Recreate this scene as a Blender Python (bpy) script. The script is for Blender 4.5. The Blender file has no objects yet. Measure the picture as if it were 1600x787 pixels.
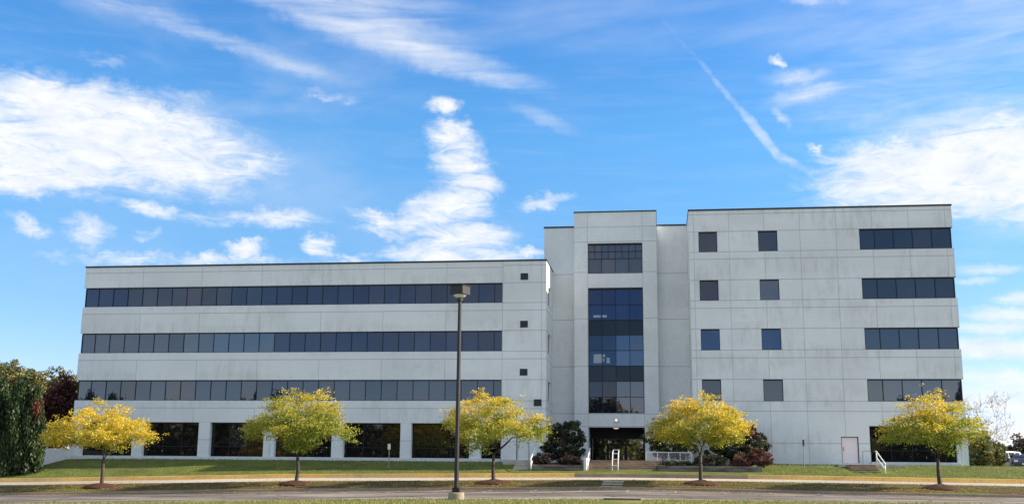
import bpy, math, random
import numpy as np
from mathutils import Vector, Matrix

# ------------------------------------------------------------------ camera, sky, sun, exposure
SC = bpy.context.scene
COL = SC.collection
R = math.radians
FPX, PITCH, YAW, ROLL, EYE = 1712.4, .1997, .1338, .00994, 1.75
cd = bpy.data.cameras.new('camera'); cam = bpy.data.objects.new('camera', cd); COL.objects.link(cam)
cd.sensor_width = 36; cd.sensor_fit = 'HORIZONTAL'; cd.lens = FPX / 1600 * 36
cd.clip_start = .1; cd.clip_end = 6000
cam.location = (0, 0, EYE)
cam.rotation_euler = (Matrix.Rotation(YAW, 3, 'Z') @ Matrix.Rotation(math.pi/2 + PITCH, 3, 'X') @ Matrix.Rotation(ROLL, 3, 'Z')).to_euler()
SC.camera = cam

SUN_AZ, SUN_EL = 79.5, 29            # clockwise from +Y
SC.view_settings.view_transform = 'Standard'; SC.view_settings.look = 'None'
SC.view_settings.gamma = 1; SC.view_settings.use_curve_mapping = False
SC.view_settings.exposure = 1.05
SKY_STRENGTH = .10
SUN_STRENGTH = 4.9

sd = bpy.data.lights.new('sun', 'SUN'); sun = bpy.data.objects.new('sun', sd); COL.objects.link(sun)
sd.energy = SUN_STRENGTH; sd.angle = R(.5); sd.color = (1, .90, .74)
a, e = R(SUN_AZ), R(SUN_EL)
sdir = Vector((math.sin(a)*math.cos(e), math.cos(a)*math.cos(e), math.sin(e)))
sun.rotation_euler = sdir.to_track_quat('Z', 'Y').to_euler()
sun.location = (60, 60, 60)

# clouds: (azimuth, elevation, half length, half width, tilt, strength) in degrees of the sky
PUFF=[(-28.69,16.20,7.10,1.81,-7,1.15),(-31.82,14.40,4.49,1.04,6,1.15),(-24.87,15.22,2.57,0.96,-3,1.05),(-34.59,16.26,3.45,1.50,3,1.10),(-21.15,15.42,1.52,0.58,4,0.80),(-10.93,17.34,1.39,0.73,-13,0.95),(-10.63,16.02,1.42,1.09,-48,0.95),(-9.85,15.04,1.45,1.00,1,0.95),(-11.12,13.58,2.13,0.93,6,0.98),(-10.41,12.02,2.73,0.80,1,1.00),(-12.99,12.96,1.23,0.50,11,0.75),(-11.07,11.11,3.92,0.47,1,0.90),(-15.03,13.06,1.52,0.40,-16,0.85),(-14.32,12.25,1.76,0.23,-8,0.70),(-15.89,13.42,1.01,0.20,-8,0.50),(-31.99,11.56,0.93,0.39,-21,0.80),(-29.35,11.49,1.08,0.62,-11,0.80),(-26.41,12.76,1.31,0.35,-8,0.75),(-24.04,12.49,1.21,0.35,-10,0.60),(-20.35,12.80,2.81,0.46,3,0.80),(-21.56,11.16,0.97,0.36,3,1.00),(-17.81,11.52,0.93,0.40,-9,0.90),(-26.54,11.57,0.68,0.25,4,0.60),(-24.84,10.38,5.43,0.29,3,0.75),(-13.45,11.25,2.03,0.37,11,0.80),(-16.12,10.89,2.01,0.26,2,0.70),(-29.06,13.40,1.82,0.31,-5,0.45),(-11.49,18.97,0.91,0.46,2,0.90),(-18.17,19.07,1.02,0.23,-2,0.60),(-16.62,18.81,0.55,0.29,3,0.55),(-25.27,18.59,1.55,0.38,-0,0.50),(-5.97,14.04,1.55,0.37,9,0.80),(-6.81,11.40,0.75,0.27,0,0.80),(-23.03,14.08,0.45,0.23,4,0.60),(-29.15,19.68,1.39,0.28,-5,0.40),(14.67,14.72,5.70,1.61,0,1.25),(18.16,14.62,4.62,2.12,-7,1.25),(10.18,14.00,1.55,0.51,11,0.90),(9.93,15.29,0.44,0.41,-4,0.80),(12.16,13.45,3.30,0.69,-4,1.10),(6.62,20.86,0.40,0.28,-4,0.80),(8.44,16.16,0.58,0.19,-33,0.70)]
STRD=[(-14.85,22.18,8.39,0.72,-14,1.00),(-17.01,23.54,6.61,0.77,-13,0.95),(-9.88,20.65,3.15,0.39,-15,0.60),(-5.99,18.39,2.25,0.37,-23,0.60),(-24.02,21.56,7.14,0.41,-13,0.75),(-28.31,22.56,4.12,0.68,-9,0.60),(-19.26,20.35,2.02,0.23,-15,0.50),(-17.75,24.59,7.03,1.27,-6,0.80),(3.55,19.78,2.06,0.20,-51,0.60),(5.64,17.18,1.64,0.29,-53,0.85),(7.22,15.69,1.17,0.26,-31,0.70),(1.38,22.29,2.01,0.13,-50,0.30)]
STRU=[(7.74,19.92,2.11,0.38,-2,0.75),(8.19,19.06,2.40,0.45,9,0.75),(6.73,17.98,0.72,0.26,-47,0.75),(12.52,19.23,6.82,1.72,3,0.55),(15.99,16.54,5.62,1.38,3,0.85),(15.72,20.99,6.88,2.42,-9,0.42),(8.92,23.87,1.97,0.43,-6,0.80),(10.86,17.82,3.70,0.63,2,0.60),(18.36,20.61,3.39,3.57,-9,0.50),(16.23,9.90,1.69,0.25,-4,0.80),(15.47,9.39,1.09,0.18,-3,0.85),(17.67,8.43,1.38,0.27,2,0.90),(17.05,7.65,2.46,0.33,-3,1.00),(16.31,7.07,3.03,0.30,-3,0.95),(16.66,6.12,3.53,0.48,-2,1.10),(17.10,4.62,3.21,0.42,-5,1.00),(16.65,4.03,3.24,0.36,-1,0.90),(16.46,3.44,2.96,0.42,-6,1.00),(16.06,1.71,2.44,0.77,-0,1.10),(16.44,10.80,2.25,0.61,-4,0.40),(16.81,12.00,3.07,0.92,-5,0.50),(-30.61,0.97,8.85,0.89,1,0.50),(-33.63,3.86,2.75,0.30,2,0.40)]


class NT:
    """small helper to write node trees"""
    def __init__(s, tree): s.t = tree; s.n = tree.nodes; s.l = tree.links
    def node(s, typ, **kw):
        n = s.n.new(typ)
        for k, v in kw.items(): setattr(n, k, v)
        return n
    def put(s, sock, v):
        if isinstance(v, bpy.types.NodeSocket): s.l.new(v, sock)
        elif v is not None: sock.default_value = v
    def m(s, op, a, b=None, c=None, clamp=False):
        n = s.node('ShaderNodeMath', operation=op, use_clamp=clamp)
        s.put(n.inputs[0], a); s.put(n.inputs[1], b); s.put(n.inputs[2], c)
        return n.outputs[0]
    def vm(s, op, a, b=None, out=0):
        n = s.node('ShaderNodeVectorMath', operation=op)
        s.put(n.inputs[0], a); s.put(n.inputs[1], b)
        return n.outputs[out]
    def mr(s, v, a, b, c=0., d=1., smooth=False):
        n = s.node('ShaderNodeMapRange'); n.interpolation_type = 'SMOOTHSTEP' if smooth else 'LINEAR'
        s.put(n.inputs[0], v)
        for i, x in enumerate((a, b, c, d)): s.put(n.inputs[1+i], x)
        return n.outputs[0]
    def noise(s, vec, scale, detail=4., rough=.55, dist=0., col=False):
        n = s.node('ShaderNodeTexNoise'); s.put(n.inputs['Vector'], vec)
        n.inputs['Scale'].default_value = scale; n.inputs['Detail'].default_value = detail
        n.inputs['Roughness'].default_value = rough; n.inputs['Distortion'].default_value = dist
        return n.outputs['Color' if col else 'Fac']
    def mapping(s, vec, loc=(0,0,0), rot=(0,0,0), scale=(1,1,1), typ='POINT'):
        n = s.node('ShaderNodeMapping', vector_type=typ); s.put(n.inputs[0], vec)
        n.inputs['Location'].default_value = loc; n.inputs['Rotation'].default_value = rot; n.inputs['Scale'].default_value = scale
        return n.outputs[0]
    def mix(s, f, a, b, blend='MIX'):
        n = s.node('ShaderNodeMix', data_type='RGBA', blend_type=blend)
        s.put(n.inputs[0], f)
        s.put(n.inputs[6], (*a, 1) if isinstance(a, tuple) and len(a) == 3 else a)
        s.put(n.inputs[7], (*b, 1) if isinstance(b, tuple) and len(b) == 3 else b)
        return n.outputs[2]
    def sep(s, v):
        n = s.node('ShaderNodeSeparateXYZ'); s.put(n.inputs[0], v); return n.outputs
    def comb(s, x=0., y=0., z=0.):
        n = s.node('ShaderNodeCombineXYZ')
        for i, v in enumerate((x, y, z)): s.put(n.inputs[i], v)
        return n.outputs[0]

W = bpy.data.worlds.new('World'); SC.world = W; W.use_nodes = True
w = NT(W.node_tree)
for n in list(w.n): w.n.remove(n)
sky = w.node('ShaderNodeTexSky', sky_type='NISHITA'); sky.sun_disc = False
sky.sun_elevation = R(SUN_EL); sky.sun_rotation = R(SUN_AZ); sky.altitude = 0; sky.air_density = 1.0; sky.dust_density = .35; sky.ozone_density = 2.2
dirv = w.node('ShaderNodeTexCoord').outputs['Generated']
dx, dy, dz = w.sep(w.vm('NORMALIZE', dirv))
az = w.m('MULTIPLY', w.m('ARCTAN2', dx, dy), 180/math.pi)
el = w.m('MULTIPLY', w.m('ARCSINE', dz), 180/math.pi)
ae = w.comb(az, el, 0.)
def warped(sc, amp, det=4):
    v = w.vm('SCALE', w.vm('SUBTRACT', w.noise(ae, sc, det, .65, col=True), (.5, .5, .5)))
    v.node.inputs['Scale'].default_value = amp
    return w.vm('ADD', ae, v)
def blobs(lst, vec, kx=1.5, ky=1.8):
    """soft maximum of ellipses, worked out as strength*(1-r^2) each"""
    x, y, _ = w.sep(vec); acc = None
    for (cx, cy, ha, hb, an, st) in lst:
        ca, sa = math.cos(R(an)), math.sin(R(an)); A, B = 1/(ha*kx), 1/(hb*ky)
        p = w.m('MULTIPLY_ADD', x, ca*A, w.m('MULTIPLY_ADD', y, sa*A, -(cx*ca+cy*sa)*A))
        q = w.m('MULTIPLY_ADD', x, -sa*B, w.m('MULTIPLY_ADD', y, ca*B, (cx*sa-cy*ca)*B))
        r2 = w.m('MULTIPLY_ADD', p, p, w.m('MULTIPLY', q, q))
        v = w.m('MULTIPLY_ADD', r2, -st, st)
        acc = v if acc is None else w.m('SMOOTH_MAX', acc, v, .18)
    return w.m('MAXIMUM', acc, 0.)
def dens(D, N, amp, hi, top, soft=.55):
    v = w.m('ADD', D, w.m('MULTIPLY', w.m('SUBTRACT', N, .5), amp))
    return w.m('MULTIPLY', w.mr(v, -.02, hi, 0., 1., True), w.mr(D, 0., soft, 0., top, True))
np1 = w.noise(w.mapping(ae, rot=(0, 0, R(11)), scale=(.40, 1.25, 1)), 1.0, 10, .66, .9)
al = dens(blobs(PUFF, warped(.8, 1.7, 6)), np1, 2.5, 1.25, .97, .85)
al = w.m('MAXIMUM', al, dens(blobs(STRD[-4:], warped(1.8, .35, 4), 1.6, 1.3), np1, 1.5, 1.1, .46, .7))
aew2 = warped(1.1, .8, 5)
np2 = w.noise(w.mapping(ae, rot=(0, 0, R(14)), scale=(.16, 1.5, 1)), 1.0, 8, .6, .5)
al = w.m('MAXIMUM', al, dens(blobs(STRD[:-4], aew2), np2, 1.9, 1.6, .76, 1.0))
np3 = w.noise(w.mapping(ae, rot=(0, 0, R(-4)), scale=(.2, 1.3, 1)), 1.0, 8, .6, .5)
al = w.m('MAXIMUM', al, dens(blobs(STRU, aew2), np3, 1.7, 1.4, .90, 1.0))
veil = w.m('MULTIPLY', w.mr(np2, .42, .75, 0., .06, True), w.mr(el, 3., 16.))
broad = w.mr(w.noise(w.mapping(ae, (3, 1, 0), (0, 0, R(12)), scale=(.045, .16, 1)), 1.0, 5, .55, .4), .45, .75, 0., .30, True)
al = w.m('ADD', al, w.m('MULTIPLY', w.m('MULTIPLY', broad, w.mr(el, 6., 18.)), w.m('SUBTRACT', 1., al)))
al = w.m('MAXIMUM', al, veil)
# the sky behind the camera: broken cloud mirrored in the glass, an added bright bank above
back = w.mr(w.m('ABSOLUTE', az), 60, 80)
nb = w.noise(w.vm('NORMALIZE', dirv), 4.5, 7, .6, .5)
hi_ = w.m('MULTIPLY', back, w.mr(el, 14., 21.))
al = w.m('MAXIMUM', al, w.m('MULTIPLY', w.mr(nb, .44, .72, 0., .65, True), back))
al = w.m('MAXIMUM', al, w.m('MULTIPLY', w.mr(nb, .36, .56, .3, .95, True), hi_))
hs = w.node('ShaderNodeHueSaturation'); w.put(hs.inputs['Color'], sky.outputs[0]); hs.inputs['Saturation'].default_value = 1.28; hs.inputs['Value'].default_value = 1.17
cc = w.mix(w.mr(w.noise(w.mapping(ae, (.3, .35, 0), scale=(.5, 1.1, 1)), 1.0, 6, .6), .35, .6), (4.15, 4.4, 4.85), (4.95, 5.0, 5.05))
cc = w.mix(hi_, cc, (4.75, 5.25, 5.9))   # unseen bright cloud bank, added high behind the camera to lighten the facade
low = w.node('ShaderNodeValToRGB'); w.put(low.inputs[0], w.m('DIVIDE', el, 40.))
for k_, (p_, c_) in enumerate(((0., (.72, .66, 1.08)), (.10, (.66, .66, .90)), (.25, (.66, .72, .80)), (.42, (.71, .88, .93)), (.62, (.63, .82, .97)), (1., (.70, .84, .98)))):
    e_ = low.color_ramp.elements[k_] if k_ < 1 else low.color_ramp.elements.new(p_) if p_ < 1 else low.color_ramp.elements[-1]
    e_.position = p_; e_.color = (*c_, 1)
cl = w.mix(al, w.mix(1., hs.outputs[0], low.outputs[0], 'MULTIPLY'), cc)
bg = w.node('ShaderNodeBackground'); w.put(bg.inputs[0], cl); bg.inputs[1].default_value = SKY_STRENGTH
w.l.new(bg.outputs[0], w.node('ShaderNodeOutputWorld').inputs[0])
W.cycles.sampling_method = 'MANUAL'; W.cycles.sample_map_resolution = 512

# ------------------------------------------------------------------ helpers
def at(px, py, Y):
    """the point of the vertical plane Y that the photograph shows at pixel (px, py) - used to measure sizes"""
    c, s = math.cos(ROLL), math.sin(ROLL); u, v = px-800, py-393.5
    r, up = (u*c+v*s)/FPX, (u*s-v*c)/FPX
    cp, sp, cy, sy = math.cos(PITCH), math.sin(PITCH), math.cos(YAW), math.sin(YAW)
    d, z = cp-up*sp, sp+up*cp
    x, y = r*cy-d*sy, r*sy+d*cy
    t = Y/y
    return Vector((x*t, Y, z*t+EYE))

class MB:
    def __init__(s): s.v = []; s.f = []
    def quad(s, a, b, c, d):
        n = len(s.v); s.v += [tuple(a), tuple(b), tuple(c), tuple(d)]; s.f.append((n, n+1, n+2, n+3)); return s
    def box(s, x0, x1, y0, y1, z0, z1):
        n = len(s.v)
        s.v += [(x0,y0,z0),(x1,y0,z0),(x1,y1,z0),(x0,y1,z0),(x0,y0,z1),(x1,y0,z1),(x1,y1,z1),(x0,y1,z1)]
        s.f += [tuple(n+i for i in f) for f in ((0,3,2,1),(4,5,6,7),(0,1,5,4),(1,2,6,5),(2,3,7,6),(3,0,4,7))]; return s
    def tube(s, p0, p1, r0, r1=None, k=8, caps=True):
        r1 = r0 if r1 is None else r1
        p0, p1 = Vector(p0), Vector(p1); d = (p1-p0)
        if d.length < 1e-6: return s
        d.normalize(); u = d.orthogonal().normalized(); v = d.cross(u); n = len(s.v)
        for p, r in ((p0, r0), (p1, r1)):
            for i in range(k):
                t = 2*math.pi*i/k; s.v.append(tuple(p+u*(r*math.cos(t))+v*(r*math.sin(t))))
        for i in range(k): j = (i+1) % k; s.f.append((n+i, n+j, n+k+j, n+k+i))
        if caps: s.f.append(tuple(n+i for i in reversed(range(k)))); s.f.append(tuple(n+k+i for i in range(k)))
        return s
    def path(s, pts, radii, k=7):
        pts = [Vector(p) for p in pts]; n = len(s.v); u = None
        for i, p in enumerate(pts):
            d = (pts[min(i+1, len(pts)-1)]-pts[max(i-1, 0)]).normalized()
            if u is None: u = d.orthogonal().normalized()
            u = (u-d*u.dot(d)).normalized(); v = d.cross(u)
            for j in range(k):
                t = 2*math.pi*j/k; s.v.append(tuple(p+u*(radii[i]*math.cos(t))+v*(radii[i]*math.sin(t))))
        for i in range(len(pts)-1):
            for j in range(k): q = (j+1) % k; s.f.append((n+i*k+j, n+i*k+q, n+(i+1)*k+q, n+(i+1)*k+j))
        s.f.append(tuple(n+j for j in reversed(range(k)))); s.f.append(tuple(n+(len(pts)-1)*k+j for j in range(k)))
        return s
    def prism(s, poly, y0, y1):            # polygon in x,z extruded along y
        n = len(s.v); k = len(poly)
        s.v += [(x, y0, z) for x, z in poly]+[(x, y1, z) for x, z in poly]
        s.f.append(tuple(range(n, n+k))); s.f.append(tuple(n+k+i for i in reversed(range(k))))
        for i in range(k): j = (i+1) % k; s.f.append((n+i, n+k+i, n+k+j, n+j))
        return s
    def lathe(s, prof, c, k=16):
        n = len(s.v)
        for r, z in prof:
            for i in range(k): t = 2*math.pi*i/k; s.v.append((c[0]+r*math.cos(t), c[1]+r*math.sin(t), c[2]+z))
        for a in range(len(prof)-1):
            for i in range(k): j = (i+1) % k; s.f.append((n+a*k+i, n+a*k+j, n+(a+1)*k+j, n+(a+1)*k+i))
        return s
    def build(s, name, mat, parent=None, local=False, bevel=0, smooth=False):
        me = bpy.data.meshes.new(name)
        v = s.v
        if parent is not None and not local:
            o = world_of(parent); v = [(a-o.x, b-o.y, c-o.z) for a, b, c in v]
        me.from_pydata(v, [], s.f); me.update()
        me.materials.append(mat)
        if smooth: me.polygons.foreach_set('use_smooth', [True]*len(me.polygons))
        ob = bpy.data.objects.new(name, me); COL.objects.link(ob)
        if parent is not None: ob.parent = parent
        if bevel:
            b = ob.modifiers.new('bevel', 'BEVEL'); b.width = bevel; b.segments = 2; b.limit_method = 'ANGLE'; b.angle_limit = R(40)
        return ob
def world_of(o):
    p = o.location.copy()
    while o.parent: o = o.parent; p = p+o.location
    return p
def tag(o, label=None, cat=None, group=None, kind=None):
    for k, v in (('label', label), ('category', cat), ('group', group), ('kind', kind)):
        if v: o[k] = v
    return o
def empty(name, loc, label, cat, group=None, rz=0):
    o = bpy.data.objects.new(name, None); COL.objects.link(o); o.location = loc; o.rotation_euler = (0, 0, rz)
    o.empty_display_size = .3
    return tag(o, label, cat, group)
def copy_tree(o, parent=None):
    c = o.copy(); COL.objects.link(c)
    if parent: c.parent = parent
    for ch in list(o.children): copy_tree(ch, c)
    return c
def soup(name, V, mat, colors=None, parent=None, tris=False, normals=None):
    """fast mesh of loose quads (N,4,3) or triangles (N,3,3) with one colour per face"""
    V = np.asarray(V, dtype=np.float32); N, k = V.shape[0], V.shape[1]
    if parent is not None:
        o = world_of(parent); V = V-np.array([o.x, o.y, o.z], dtype=np.float32)
    me = bpy.data.meshes.new(name)
    me.vertices.add(N*k); me.vertices.foreach_set('co', V.reshape(-1))
    me.loops.add(N*k); me.loops.foreach_set('vertex_index', np.arange(N*k, dtype=np.int32))
    me.polygons.add(N); me.polygons.foreach_set('loop_start', np.arange(0, N*k, k, dtype=np.int32))
    me.polygons.foreach_set('loop_total', np.full(N, k, dtype=np.int32))
    me.update(calc_edges=True)
    if colors is not None:
        ca = me.color_attributes.new('tint', 'FLOAT_COLOR', 'POINT')
        c4 = np.ones((N, k, 4), dtype=np.float32); c4[:, :, :3] = np.asarray(colors)[:, None, :]
        ca.data.foreach_set('color', c4.reshape(-1))
    me.materials.append(mat)
    ob = bpy.data.objects.new(name, me); COL.objects.link(ob)
    if parent is not None: ob.parent = parent
    return ob

# ------------------------------------------------------------------ materials
def mat(name):
    m = bpy.data.materials.new(name); m.use_nodes = True; t = NT(m.node_tree)
    b = [n for n in t.n if n.type == 'BSDF_PRINCIPLED'][0]
    return m, t, b
def plain(name, col, rough=.6, metal=0., var=.12, scale=6., bump=.0, spec=.5):
    m, t, b = mat(name)
    pos = t.node('ShaderNodeNewGeometry').outputs['Position']
    n = t.noise(pos, scale, 5, .6)
    f = t.mr(n, .3, .7, 1-var, 1+var)
    t.put(b.inputs['Base Color'], t.mix(1., (*col, 1), t.comb(f, f, f), 'MULTIPLY'))
    b.inputs['Roughness'].default_value = rough; b.inputs['Metallic'].default_value = metal
    b.inputs['Specular IOR Level'].default_value = spec
    if bump:
        bp = t.node('ShaderNodeBump'); t.put(bp.inputs['Height'], t.noise(pos, scale*4, 6, .7)); bp.inputs['Strength'].default_value = bump; bp.inputs['Distance'].default_value = .03
        t.put(b.inputs['Normal'], bp.outputs[0])
    return m
def concrete(name, hz, v0, vs, vband=None, blotch=1.0):
    """cast panels: thin dark joints at heights hz and every vs metres, grey streaks and blotches"""
    m, t, b = mat(name)
    g = t.node('ShaderNodeNewGeometry'); pos = g.outputs['Position']
    x, y, z = t.sep(pos); nx, ny, nz = t.sep(g.outputs['True Normal'])
    side = t.m('GREATER_THAN', t.m('ABSOLUTE', nx), .5)
    u = t.m('ADD', t.m('MULTIPLY', x, t.m('SUBTRACT', 1., side)), t.m('MULTIPLY', t.m('ADD', y, -88+v0-.6), side))
    j = None
    for h in hz:
        q = t.mr(t.m('ABSOLUTE', t.m('SUBTRACT', z, h)), .018, .045, 1., 0.)
        j = q if j is None else t.m('MAXIMUM', j, q)
    if vs:
        fr = t.m('PINGPONG', t.m('SUBTRACT', u, v0), vs/2)
        q = t.mr(fr, .014, .04, .8, 0.)
        if vband:
            k = None
            for z0, z1 in vband:
                r = t.m('MULTIPLY', t.m('GREATER_THAN', z, z0), t.m('LESS_THAN', z, z1))
                k = r if k is None else t.m('MAXIMUM', k, r)
            q = t.m('MULTIPLY', q, k)
        j = t.m('MAXIMUM', j, q) if j else q
    base = t.mix(t.mr(t.noise(pos, .22, 4, .6), .35, .65), (.68, .685, .665), (.75, .755, .735))
    # rain streaks: narrow upright bands, broken in height
    st = t.noise(t.mapping(t.comb(u, 0., z), scale=(1.7, 1, .5)), 1., 7, .65)
    bl = t.noise(t.mapping(t.comb(u, 3., z), scale=(.16, 1, .42)), 1., 3, .5)
    s = t.m('MULTIPLY', t.mr(st, .40, .66, 0., 1., True), t.mr(bl, .42, .58, 0., 1., True))
    base = t.mix(t.m('MULTIPLY', s, .46*blotch), base, (.52, .525, .475))
    light = t.m('MULTIPLY', t.mr(t.noise(t.mapping(t.comb(u, 9., z), scale=(3.2, 1, .3)), 1., 5, .6), .56, .7, 0., 1., True), t.mr(bl, .40, .5, .0, .55))
    base = t.mix(light, base, (.75, .745, .72))
    fine = t.mr(t.noise(pos, 9., 5, .7), .25, .75, .90, 1.10)
    base = t.mix(1., base, t.comb(fine, fine, fine), 'MULTIPLY')
    # every cast panel came out a slightly different grey
    cid = t.comb(t.m('FLOOR', t.m('DIVIDE', t.m('SUBTRACT', u, v0), vs or 5.)), t.m('FLOOR', t.m('DIVIDE', z, 1.97)), 0.)
    wn = t.node('ShaderNodeTexWhiteNoise', noise_dimensions='3D'); t.put(wn.inputs[0], cid)
    pf = t.mr(wn.outputs['Value'], 0., 1., .965, 1.025)
    base = t.mix(1., base, t.comb(pf, pf, pf), 'MULTIPLY')
    if j: base = t.mix(t.m('MULTIPLY', j, .46), base, (.16, .17, .17))
    t.put(b.inputs['Base Color'], base); b.inputs['Roughness'].default_value = .85; b.inputs['Specular IOR Level'].default_value = .25
    bp = t.node('ShaderNodeBump'); t.put(bp.inputs['Height'], t.noise(pos, 14., 6, .7)); bp.inputs['Strength'].default_value = .25; bp.inputs['Distance'].default_value = .02
    t.put(b.inputs['Normal'], bp.outputs[0])
    return m
def glass(name, col, refl, tint=(.92, .93, 1.)):
    """coated office glazing: dark body, mirror-like skin; panes differ a little"""
    m, t, b = mat(name)
    t.n.remove(b)
    out = [n for n in t.n if n.type == 'OUTPUT_MATERIAL'][0]
    pos = t.node('ShaderNodeNewGeometry').outputs['Position']
    att = t.node('ShaderNodeAttribute', attribute_name='tint').outputs['Color']
    body = t.node('ShaderNodeBsdfDiffuse'); t.put(body.inputs[0], t.mix(1., (*col, 1), att, 'MULTIPLY'))
    gl = t.node('ShaderNodeBsdfGlossy'); gl.inputs['Roughness'].default_value = .015; t.put(gl.inputs[0], t.mix(1., (*tint, 1), att, 'MULTIPLY'))
    bp = t.node('ShaderNodeBump'); t.put(bp.inputs['Height'], t.noise(pos, .9, 2, .4)); bp.inputs['Strength'].default_value = .04; bp.inputs['Distance'].default_value = .05
    t.put(gl.inputs['Normal'], bp.outputs[0])
    fr = t.node('ShaderNodeFresnel'); fr.inputs[0].default_value = 1.5
    mx = t.node('ShaderNodeMixShader'); t.put(mx.inputs[0], t.m('ADD', fr.outputs[0], refl-.04, clamp=True))
    t.put(mx.inputs[1], body.outputs[0]); t.put(mx.inputs[2], gl.outputs[0]); t.put(out.inputs[0], mx.outputs[0])
    return m
def leafmat(name, trans=.35, rough=.6):
    m, t, b = mat(name); t.n.remove(b)
    out = [n for n in t.n if n.type == 'OUTPUT_MATERIAL'][0]
    att = t.node('ShaderNodeAttribute', attribute_name='tint').outputs['Color']
    d = t.node('ShaderNodeBsdfDiffuse'); t.put(d.inputs[0], att)
    tr = t.node('ShaderNodeBsdfTranslucent'); t.put(tr.inputs[0], att)
    g = t.node('ShaderNodeBsdfGlossy'); g.inputs['Roughness'].default_value = .5
    m1 = t.node('ShaderNodeMixShader'); m1.inputs[0].default_value = trans; t.put(m1.inputs[1], d.outputs[0]); t.put(m1.inputs[2], tr.outputs[0])
    m2 = t.node('ShaderNodeMixShader'); m2.inputs[0].default_value = .03; t.put(m2.inputs[1], m1.outputs[0]); t.put(m2.inputs[2], g.outputs[0])
    t.put(out.inputs[0], m2.outputs[0])
    return m

ZS = (19.44, 15.49, 11.52, 7.52)
wing_hz = [15.49-.62, 11.52-.62, 7.52-.62, 18.45]
M = {}
M['wing'] = concrete('wing_concrete', wing_hz+[17.15], -49.2+5.32, 5.32, [(17.2, 19.2), (13.2, 14.87), (9.2, 10.9), (5.7, 6.9)])
M['wing_solid'] = concrete('wing_end_concrete', [17.15, 15.49, 14.87, 13.21, 11.52, 10.9, 9.22, 7.52, 6.9, 18.6, 4.3], -12.57, 3.2)
M['block'] = concrete('block_concrete', [22.55, 21.12, 19.44, 18.85, 17.15, 15.49, 14.87, 13.21, 11.52, 10.9, 9.22, 7.52, 6.75, 4.3], 3.0, 2.8, blotch=1.1)
M['tower'] = concrete('tower_concrete', [22.7, 21.4, 18.75, 14.75, 10.7, 6.75, 5.72, 4.5], -5.90, 4.69, blotch=.5)
M['recess'] = concrete('recess_concrete', [18.72, 14.75, 10.75, 6.8], -20, 60, blotch=.5)
M['coping'] = plain('bronze_coping', (.035, .033, .035), .45, .4)
M['frame'] = plain('bronze_frame', (.018, .017, .018), .4, .5)
M['glass'] = glass('blue_grey_glass', (.008, .012, .022), .105)
M['glass_dark'] = glass('dark_lobby_glass', (.008, .008, .009), .06, (1, .93, .82))
M['glass_brown'] = glass('brownish_glass', (.07, .052, .052), .10, (1, .9, .9))
M['spandrel'] = glass('dark_spandrel_glass', (.014, .013, .02), .035)
M['glass_door'] = glass('door_glass', (.01, .01, .01), .30, (1, .97, .9))
M['sheet'] = plain('pale_reflection', (.30, .37, .44), .4)  # pale tone for the reflections painted on the tower glass
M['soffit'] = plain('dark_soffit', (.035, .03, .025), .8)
M['white'] = plain('white_paint', (.70, .70, .68), .5, 0, .06)
M['cream'] = plain('cream_paint', (.62, .60, .54), .5, 0, .08)
M['plinth'] = plain('pale_plinth', (.62, .62, .60), .8, 0, .1, 3)
M['louvre'] = plain('black_louvre', (.012, .012, .013), .5)
M['footing'] = plain('stained_concrete', (.30, .24, .165), .9, 0, .3, 5)
M['polebrown'] = plain('bronze_pole', (.026, .018, .016), .45, .3)
M['galv'] = plain('galvanised_steel', (.30, .28, .25), .5, .5)
M['lens'] = plain('lamp_lens', (.75, .78, .80), .15)
M['darkpost'] = plain('dark_post', (.05, .05, .055), .5)
M['bark'] = plain('bark', (.075, .055, .042), .9, 0, .35, 9, .6)
M['palebark'] = plain('pale_bark', (.20, .17, .14), .9, 0, .3, 9, .5)
M['leaf'] = leafmat('autumn_leaves', .5)
M['leafdark'] = leafmat('dense_leaves', .18)
M['blade'] = leafmat('grass_blades', .35)
M['brick'] = None
M['rubber'] = plain('tyre_rubber', (.02, .02, .02), .9)
M['rim'] = plain('alloy_rim', (.45, .46, .47), .3, .8)
M['carglass'] = plain('car_glass', (.012, .014, .016), .08, 0, .05)
M['lampglass'] = plain('headlight_glass', (.6, .62, .65), .1)
M['redlens'] = plain('tail_light', (.35, .02, .02), .2)

def brickmat(name, c1, c2, cm):
    m, t, b = mat(name)
    g = t.node('ShaderNodeNewGeometry'); x, y, z = t.sep(g.outputs['Position']); nx, ny, nz = t.sep(g.outputs['True Normal'])
    top = t.m('GREATER_THAN', nz, .5)
    u = t.m('ADD', x, y)
    v = t.m('ADD', t.m('MULTIPLY', z, t.m('SUBTRACT', 1., top)), t.m('MULTIPLY', t.m('SUBTRACT', y, x), t.m('MULTIPLY', top, .5)))
    br = t.node('ShaderNodeTexBrick'); t.put(br.inputs['Vector'], t.comb(u, v, 0.))
    t.put(br.inputs['Color1'], (*c1, 1)); t.put(br.inputs['Color2'], (*c2, 1)); t.put(br.inputs['Mortar'], (*cm, 1))
    br.inputs['Scale'].default_value = 1.; br.inputs['Brick Width'].default_value = .22; br.inputs['Row Height'].default_value = .08; br.inputs['Mortar Size'].default_value = .01
    n = t.mr(t.noise(g.outputs['Position'], 2.5, 5, .6), .3, .7, .7, 1.25)
    t.put(b.inputs['Base Color'], t.mix(1., br.outputs[0], t.comb(n, n, n), 'MULTIPLY')); b.inputs['Roughness'].default_value = .9
    return m
M['brick'] = brickmat('brown_brick', (.36, .24, .15), (.29, .19, .12), (.30, .25, .20))

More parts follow.
